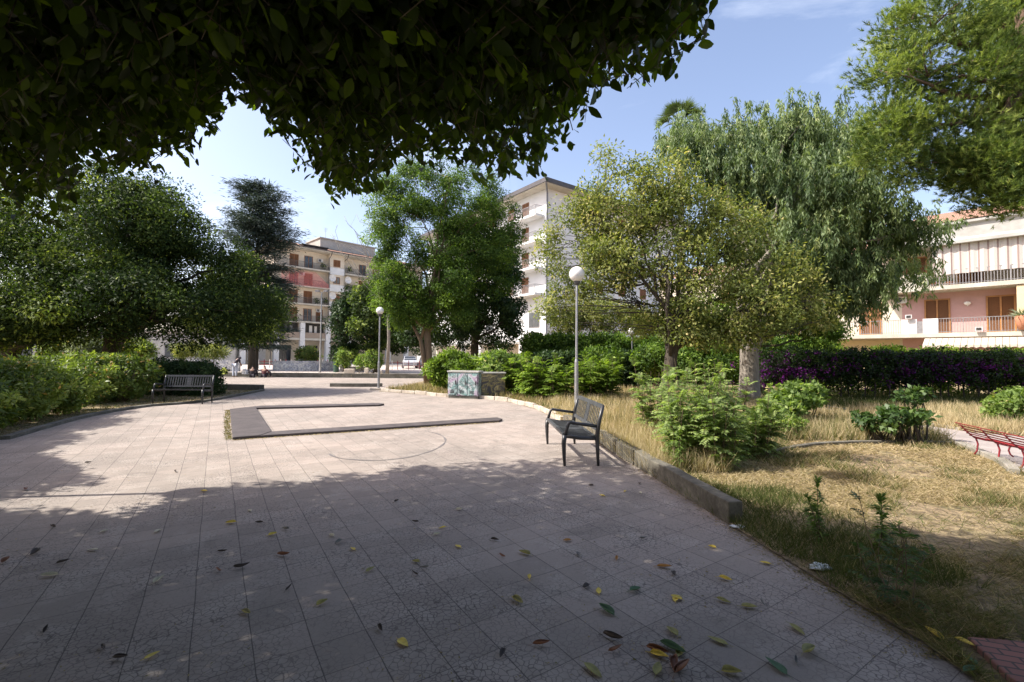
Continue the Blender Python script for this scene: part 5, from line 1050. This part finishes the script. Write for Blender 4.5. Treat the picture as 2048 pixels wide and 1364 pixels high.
SH1 = [(-9000, 1005), (0, 1024), (184, 1022), (240, 1036), (308, 1016), (376, 999), (427, 978), (632, 962), (700, 955), (785, 938), (990, 923), (1110, 918), (1205, 912), (1250, 925), (1330, 955), (1440, 975), (1512, 1013), (1656, 1037), (1758, 1054), (1929, 1074), (2048, 1085), (3200, 1130), (9000, 1400), (9000, 60000), (-9000, 60000)]
SH3 = [(1490, 905), (1640, 888), (1790, 886), (1905, 905), (1845, 950), (1700, 968), (1560, 962)]
SH2 = [(-9000, 830), (-400, 850), (0, 868), (175, 833), (290, 836), (212, 856), (130, 868), (190, 874), (120, 892), (85, 910), (137, 920), (195, 951), (198, 968), (68, 989), (0, 998), (-9000, 985)]
def shadow_ok(P, both=True, j=0):
    k = P[:, 2] / math.tan(SUN_EL); Sx = P[:, 0] - SUN_AZ[0] * k; Sy = P[:, 1] - SUN_AZ[1] * k
    px, py, w_ = project(np.stack([Sx, Sy, np.zeros(len(P))], 1))
    px = px + j; py = py + j * .35; ok = (w_ < .6) | inpoly(px, py, SH1)
    if both: ok |= inpoly(px, py, SH2) | (inpoly(px, py, SH3) & (np.sin(Sx * 4.1 + Sy * 1.3) + np.sin(Sy * 5.2 - Sx) > .1))
    return ok & (Sx > -11) & (Sx < np.where(Sy < 1.5, 14, 7.6))
def mask_ok(P, jx=0, jy=0):
    px, py, w_ = project(P); px = px + jx; py = py + jy; return (w_ < .3) | inpoly(px, py, MASK) | ((py < -10) & (px < 1420)) | (py < -420) | (px < -30)
rng = np.random.default_rng(500)
fc = empty('ficus_tree', (-6.2, -2.6, 0), 'dark overhanging tree canopy of large oval leaves filling the top of the view', 'tree')
n0 = 60000
# (a) what hangs into the view: chosen evenly by bearing, at 2.85 m to 5.2 m above the ground
px = rng.uniform(-200, 1440, n0); py = rng.uniform(-260, 480, n0)
d = np.stack([(px - 1024) / FPX, -(py - 682) / FPX, -np.ones(n0)], 1) @ CM.T
zc = 2.85 + 2.6 * rng.random(n0) ** 1.5; t = (zc - CAMH) / d[:, 2]; P = d * t[:, None] + [0, 0, CAMH]
ok = (d[:, 2] > .05) & inpoly(px, py, MASK) & shadow_ok(P, False) & (P[:, 1] < 9) & (P[:, 1] > .9) & (np.linalg.norm(P[:, :2], axis=1) > 1.5)
A1 = P[ok][:5200]
# (b) the rest of the crown above, behind and to the left
n1 = 580000; P = np.stack([rng.uniform(-16.5, 4.5, n1), rng.uniform(-4.5, 11.2, n1), rng.uniform(3.0, 6.4, n1)], 1)
ok = shadow_ok(P) & mask_ok(P) & (np.linalg.norm(P - [0, 0, 1.6], axis=1) > 2.2)
A2 = P[ok][:48000]
n1 = 60000; P = np.stack([rng.uniform(-17, 9, n1), rng.uniform(-13, .3, n1), rng.uniform(3.4, 6.6, n1)], 1)
A3 = P[shadow_ok(P) & mask_ok(P)][:11000]  # extra leaves out of view, added to block sky light from behind
hx_ = rng.uniform(0, 1390, 1800); up_ = rng.exponential(85, 1800) + 14; hy_ = rng.uniform(60, 440, 1800)
sel = inpoly(hx_, hy_, MASK) & ~inpoly(hx_, hy_ + up_ * .9 + 12, MASK)
HOLES = [(a, b, c) for a, b, c in zip(hx_[sel][:330], hy_[sel][:330], rng.uniform(.5, 6, 330))]
def twigset(A, per, Ls, sc, tl, fr_=50, tw_=True):
    n = len(A); az = rng.uniform(0, 2 * PI, n); d = unit(np.stack([np.cos(az), np.sin(az), rng.uniform(-1.1, .15, n)], 1)); tl_ = tl * rng.uniform(.6, 1.2, n)
    k = np.repeat(np.arange(n), per); f = np.tile((np.arange(per) + .5) / per, n); sg = np.tile(np.where(np.arange(per) % 2, 1., -1.), n)
    side = unit(np.cross(d, [0, 0, 1.])); p = A[k] + d[k] * (f * tl_[k])[:, None] + [0, 0, 1] * (-(f ** 2) * .06)[:, None]
    dd = unit(side[k] * sg[:, None] * .8 + d[k] * .5 + [0, 0, -.75] + rng.normal(size=(len(k), 3)) * .35)
    p = p + dd * .015; tip = p + dd * (Ls * sc)
    jx = rng.normal(size=n) * 13; jy = rng.exponential(fr_, n) - 12 - np.where(rng.random(n) < .06, 24, 0)
    ok = mask_ok(p, jx[k], jy[k]) & mask_ok(tip, jx[k], jy[k]) & shadow_ok(p, True, (rng.normal(size=n) * 28)[k])
    hx, hy, _w = project(p)
    for cx_, cy_, r_ in HOLES: ok &= (_w < .3) | ((hx - cx_) ** 2 + ((hy - cy_) * 1.15) ** 2 > (r_ + 420 * Ls / np.maximum(_w, .5) * .45) ** 2)
    k, p, dd = k[ok], p[ok], dd[ok]; m_ = len(p)
    nr = unit(rng.normal(size=(m_, 3)) * .8 + [0, -.2, .7]); var = np.clip(rng.random(m_) * .94, 0, .94); var = np.where(rng.random(m_) > .997, 1, var)
    mb = MB()
    for i in (np.unique(k) if tw_ else []):
        Q = np.stack([A[i] + d[i] * tl_[i] * f_ + [0, 0, -f_ * f_ * .06] for f_ in (0, .5, 1)])
        if mask_ok(Q, jx[i], jy[i]).all(): mb.tube(Q, [.0035, .0028, .0015], 3, caps=False)
    return leaf_verts(p, dd, nr, Ls * rng.uniform(.45, 1.3, m_), Ls * .60 * rng.uniform(.85, 1.15, m_), OVATE), var, mb
Va, va, mba = twigset(A1, 11, .070, 1.0, .34)
Vb, vb, mbb = twigset(A2, 9, .118, 1.0, .5, 62, False)
Vc, vc, _m = twigset(A3, 7, .21, 1.0, .6, 60, False)
bo = (-6.2, -2.6, 0)
fast_mesh('crown', np.concatenate([Va, Vb, Vc]), 9, OVATE[1], M['leaf_ficus'], np.r_[va, vb, vc], parent=fc, origin=bo)
mba.build('twigs', M['twig'], fc, origin=bo)
def clear_run(C):
    a = np.array([-5.6, -1.6, 3.6]); return np.all([mask_ok(a + (C - a) * f + [0, 0, -.15]) & mask_ok(a + (C - a) * f + [0, 0, .5 * f * (1 - f)]) for f in (.3, .45, .6, .7, .8, .9, 1.0)], axis=0)
Cc = np.concatenate([A1[rng.choice(len(A1), 260)] + [0, 0, .25], A2[rng.choice(len(A2), 260)]])
limbs(rng, [(-6.2, -2.6, -.02), (-6.2, -2.6, .4), (-6.1, -2.5, 1.2), (-5.9, -2.2, 2.4), (-5.6, -1.6, 3.6), (-5, -.6, 4.6)], [.62, .42, .36, .32, .26, .16], Cc[(Cc[:, 2] > 3.3) & (Cc[:, 0] < 1.0) & (Cc[:, 1] < 3.6) & clear_run(Cc) & mask_ok(Cc - [0, 0, .5]) & mask_ok(Cc + [.5, .3, 0])], 26, 200, .11).build('trunk', M['bark_grey'], fc, smooth=True, origin=bo)
# ------------------------------------------------------------------ fallen leaves on the paving (each a thing)
FL = {'pale': ((.62, .57, .40), [(285, 740, 0, 9), (540, 590, 0, 7), (930, 765, 0, 8), (920, 480, 0, 8), (1460, 360, 0, 5), (640, 352, 1, 5), (510, 497, 1, 4), (1700, 255, 1, 5), (1940, 505, 0, 4), (610, 480, 0, 5)]),
      'dark brown': ((.045, .03, .022), [(205, 610, 0, 10), (370, 660, 0, 6), (265, 1060, 0, 6), (600, 1165, 0, 3), (700, 1225, 0, 3), (1515, 430, 0, 4), (1410, 690, 0, 9), (310, 455, 0, 6), (515, 78, 0, 5), (1025, 130, 0, 4), (1690, 815, 0, 3), (1300, 600, 0, 3), (270, 305, 1, 6), (380, 425, 1, 5), (848, 530, 1, 6), (1895, 730, 1, 5), (380, 730, 1, 4), (1380, 805, 1, 6), (1540, 1110, 1, 10), (890, 1200, 1, 5), (1410, 213, 1, 5), (1695, 200, 1, 5), (175, 1055, 1, 4)]),
      'reddish brown': ((.20, .075, .03), [(30, 655, 0, 9), (1660, 620, 0, 9), (1280, 712, 0, 6), (1120, 1145, 1, 8), (1550, 1180, 1, 8), (1800, 1185, 1, 10), (1900, 1280, 1, 13), (150, 235, 0, 8), (50, 1290, 2, 11), (890, 628, 1, 5)]),
      'yellow': ((.85, .64, .10), [(1350, 430, 0, 8), (1595, 498, 0, 6), (1195, 245, 0, 8), (890, 1210, 0, 4), (632, 570, 1, 5), (540, 460, 1, 5), (1050, 750, 1, 6), (1455, 830, 1, 6), (1905, 875, 1, 6), (310, 1138, 1, 7), (1810, 1210, 1, 8), (15, 585, 1, 5), (1475, 272, 1, 5), (1610, 245, 1, 5), (535, 668, 2, 6), (300, 762, 2, 7), (15, 870, 2, 6), (1520, 1105, 2, 9), (1700, 1155, 2, 8), (225, 575, 2, 5)]),
      'orange': ((.48, .22, .04), [(1560, 640, 1, 6), (1840, 690, 1, 9), (1270, 535, 1, 6)]),
      'olive': ((.34, .31, .09), [(1440, 960, 0, 8), (1885, 900, 0, 6), (1020, 610, 1, 9), (385, 660, 1, 5), (980, 890, 1, 9), (1885, 1070, 1, 8), (1800, 1290, 1, 9), (1420, 1300, 1, 10), (120, 705, 1, 7), (290, 890, 2, 7), (440, 925, 2, 8), (720, 1060, 2, 9), (255, 1125, 2, 9), (790, 1185, 2, 11), (340, 1310, 2, 8), (40, 1190, 2, 8)]),
      'green': ((.08, .17, .07), [(1670, 825, 1, 9), (1500, 945, 1, 11), (1890, 1170, 1, 13), (595, 1275, 2, 11), (1730, 1265, 2, 8), (1740, 1320, 2, 8)]),
      'grey': ((.20, .19, .17), [(1980, 545, 0, 6), (1670, 467, 0, 4), (435, 695, 1, 5), (1715, 522, 1, 5), (520, 905, 2, 5), (715, 1240, 2, 5), (1335, 615, 1, 5)])}
ORD = ['leftmost', 'second from left', 'third from left', 'fourth from left', 'fifth from left', 'sixth from left', 'seventh from left', 'eighth from left', 'ninth from left', 'tenth from left', 'eleventh from left', 'twelfth from left', 'twelfth from right', 'eleventh from right', 'tenth from right', 'ninth from right', 'eighth from right', 'seventh from right', 'sixth from right', 'fifth from right', 'fourth from right', 'third from right', 'second from right', 'rightmost']
OX = {0: 0, 1: 700, 2: 1348}
q = random.Random(9)
for cname, (rgb, pts) in FL.items():
    mt = surf('leaf_' + cname.replace(' ', '_'), rgb, tuple(c * .7 for c in rgb), 40, .6)
    pts = sorted(((OX[o] + x * .3418, 900 + y * .3418, s) for x, y, o, s in pts))
    n = len(pts)
    for i, (px_, py_, s) in enumerate(pts):
        gx, gy = ground_point(px_, py_)
        s = max(s, 5.5) * (1.3 if gy > 6 else 1.08)
        L_ = s * .0100 + .016; W_ = L_ * q.uniform(.42, .6); V = []; F = []; curl = q.uniform(.5, 1.7) * (1.5 if cname in ('dark brown', 'reddish brown', 'grey') else .7); nx, ny = 8, 4; tw = q.uniform(-.6, .6)
        for a in range(nx + 1):
            u = a / nx; wv = W_ * .5 * (math.sin(PI * min(1, u ** .8)) ** .75) * (1 - .25 * u) + .0006
            for b in range(-ny // 2, ny // 2 + 1):
                v = b / (ny / 2); th = v * curl * .9; z = .004 + abs(v) * wv * math.sin(abs(th)) * 1.1 + L_ * .28 * curl * (u - .45) ** 2 + tw * (u - .5) * v * wv * .8
                V.append(((u - .5) * L_ + q.uniform(-1, 1) * .0008, v * wv * math.cos(th * .8), max(.003, z + .004)))
        for a in range(nx):
            for b in range(ny): k = a * (ny + 1) + b; F.append((k, k + 1, k + ny + 2, k + ny + 1))
        mb = MB(); mb.add(V, F); mb.tube([(-.5 * L_, 0, .006 + L_ * .05), (-.72 * L_, q.uniform(-.01, .01), .008)], .0011, 4)
        o = mb.build('fallen_leaf', mt, smooth=True); o.location = (gx, gy, .0 if gx < 2.3 else .02); o.rotation_euler = (q.uniform(-.1, .1), q.uniform(-.1, .1), q.uniform(0, 2 * PI))
        so_ = o.modifiers.new('solidify', 'SOLIDIFY'); so_.thickness = .0012
        word = ORD[i] if i < (n + 1) // 2 else ORD[len(ORD) - (n - i)]
        tag(o, f'{cname} fallen leaf on the shaded paving, {word} of the {cname} ones', 'fallen leaf', 'fallen leaves on the paving')

M['flower'] = leafmat('bougainvillea_flower', [(0, (.05, .006, .07)), (.6, (.10, .012, .13)), (1, (.22, .03, .24))], .2, .6, .2, .9)
bo_ = [o for o in bpy.data.objects if o.name.startswith('bougainvillea_hedge')][0]
rng = np.random.default_rng(600); n = 330; bx_ = np.concatenate([rng.normal(11.0, .9, 120), rng.normal(17.0, 1.3, 90), rng.normal(20.8, .5, 60), rng.uniform(10, 25, 60)]); C = np.stack([bx_, rng.uniform(17.75, 18.3, n), np.clip(rng.normal(1.25, .28, n) - .25 * (bx_ < 12.5) * rng.random(n), .6, 1.8)], 1)
V, var = scatter(rng, C, unit(rng.normal(size=(n, 3))), 16, .14, .075, .06, 'up'); fast_mesh('flowers', V, 4, DIAMOND[1], M['flower'], var, parent=bo_, origin=tuple(bo_.location))

# --- crumbs of leaf and bark on the paving, thicker along the kerb
rng = np.random.default_rng(700)
n = 2600; t = rng.random(n); ep = np.array([(1.60, 8.6), (1.78, 7.0), (2.08, 4.44), (2.19, 3.53), (2.27, 2.94), (2.31, 2.5)]); k = (t * 5).astype(int).clip(0, 4); f = t * 5 - k
E1 = ep[k] + (ep[k + 1] - ep[k]) * f[:, None]; off = rng.exponential(.05, n); P1 = np.stack([E1[:, 0] - off + .02, E1[:, 1]], 1)
n2 = 1500; Yq = 2.1 * (14 / 2.1) ** rng.random(n2); Xq = Yq * rng.uniform(-1.15, .9, n2); q_ = (Xq < np.interp(Yq, [2.3, 4.4, 8.6, 14], [2.3, 2.1, 1.6, .7])) & (Xq > -9); P2 = np.stack([Xq, Yq], 1)[q_]
P2 = P2[fields(P2[:, 0], P2[:, 1]) > -.2]; PP = np.concatenate([P1, P2]); n = len(PP); az = rng.uniform(0, 2 * PI, n)
pos = np.stack([PP[:, 0], PP[:, 1], np.full(n, .004)], 1); d = np.stack([np.cos(az), np.sin(az), rng.uniform(0, .25, n)], 1)
V = leaf_verts(pos, d, np.tile([0, 0, 1.], (n, 1)) + rng.normal(size=(n, 3)) * .3, rng.uniform(.008, .028, n), rng.uniform(.004, .011, n), DIAMOND)
tag(fast_mesh('leaf_litter', V, 4, DIAMOND[1], M['grass'], rng.uniform(.25, .55, n)), kind='stuff')
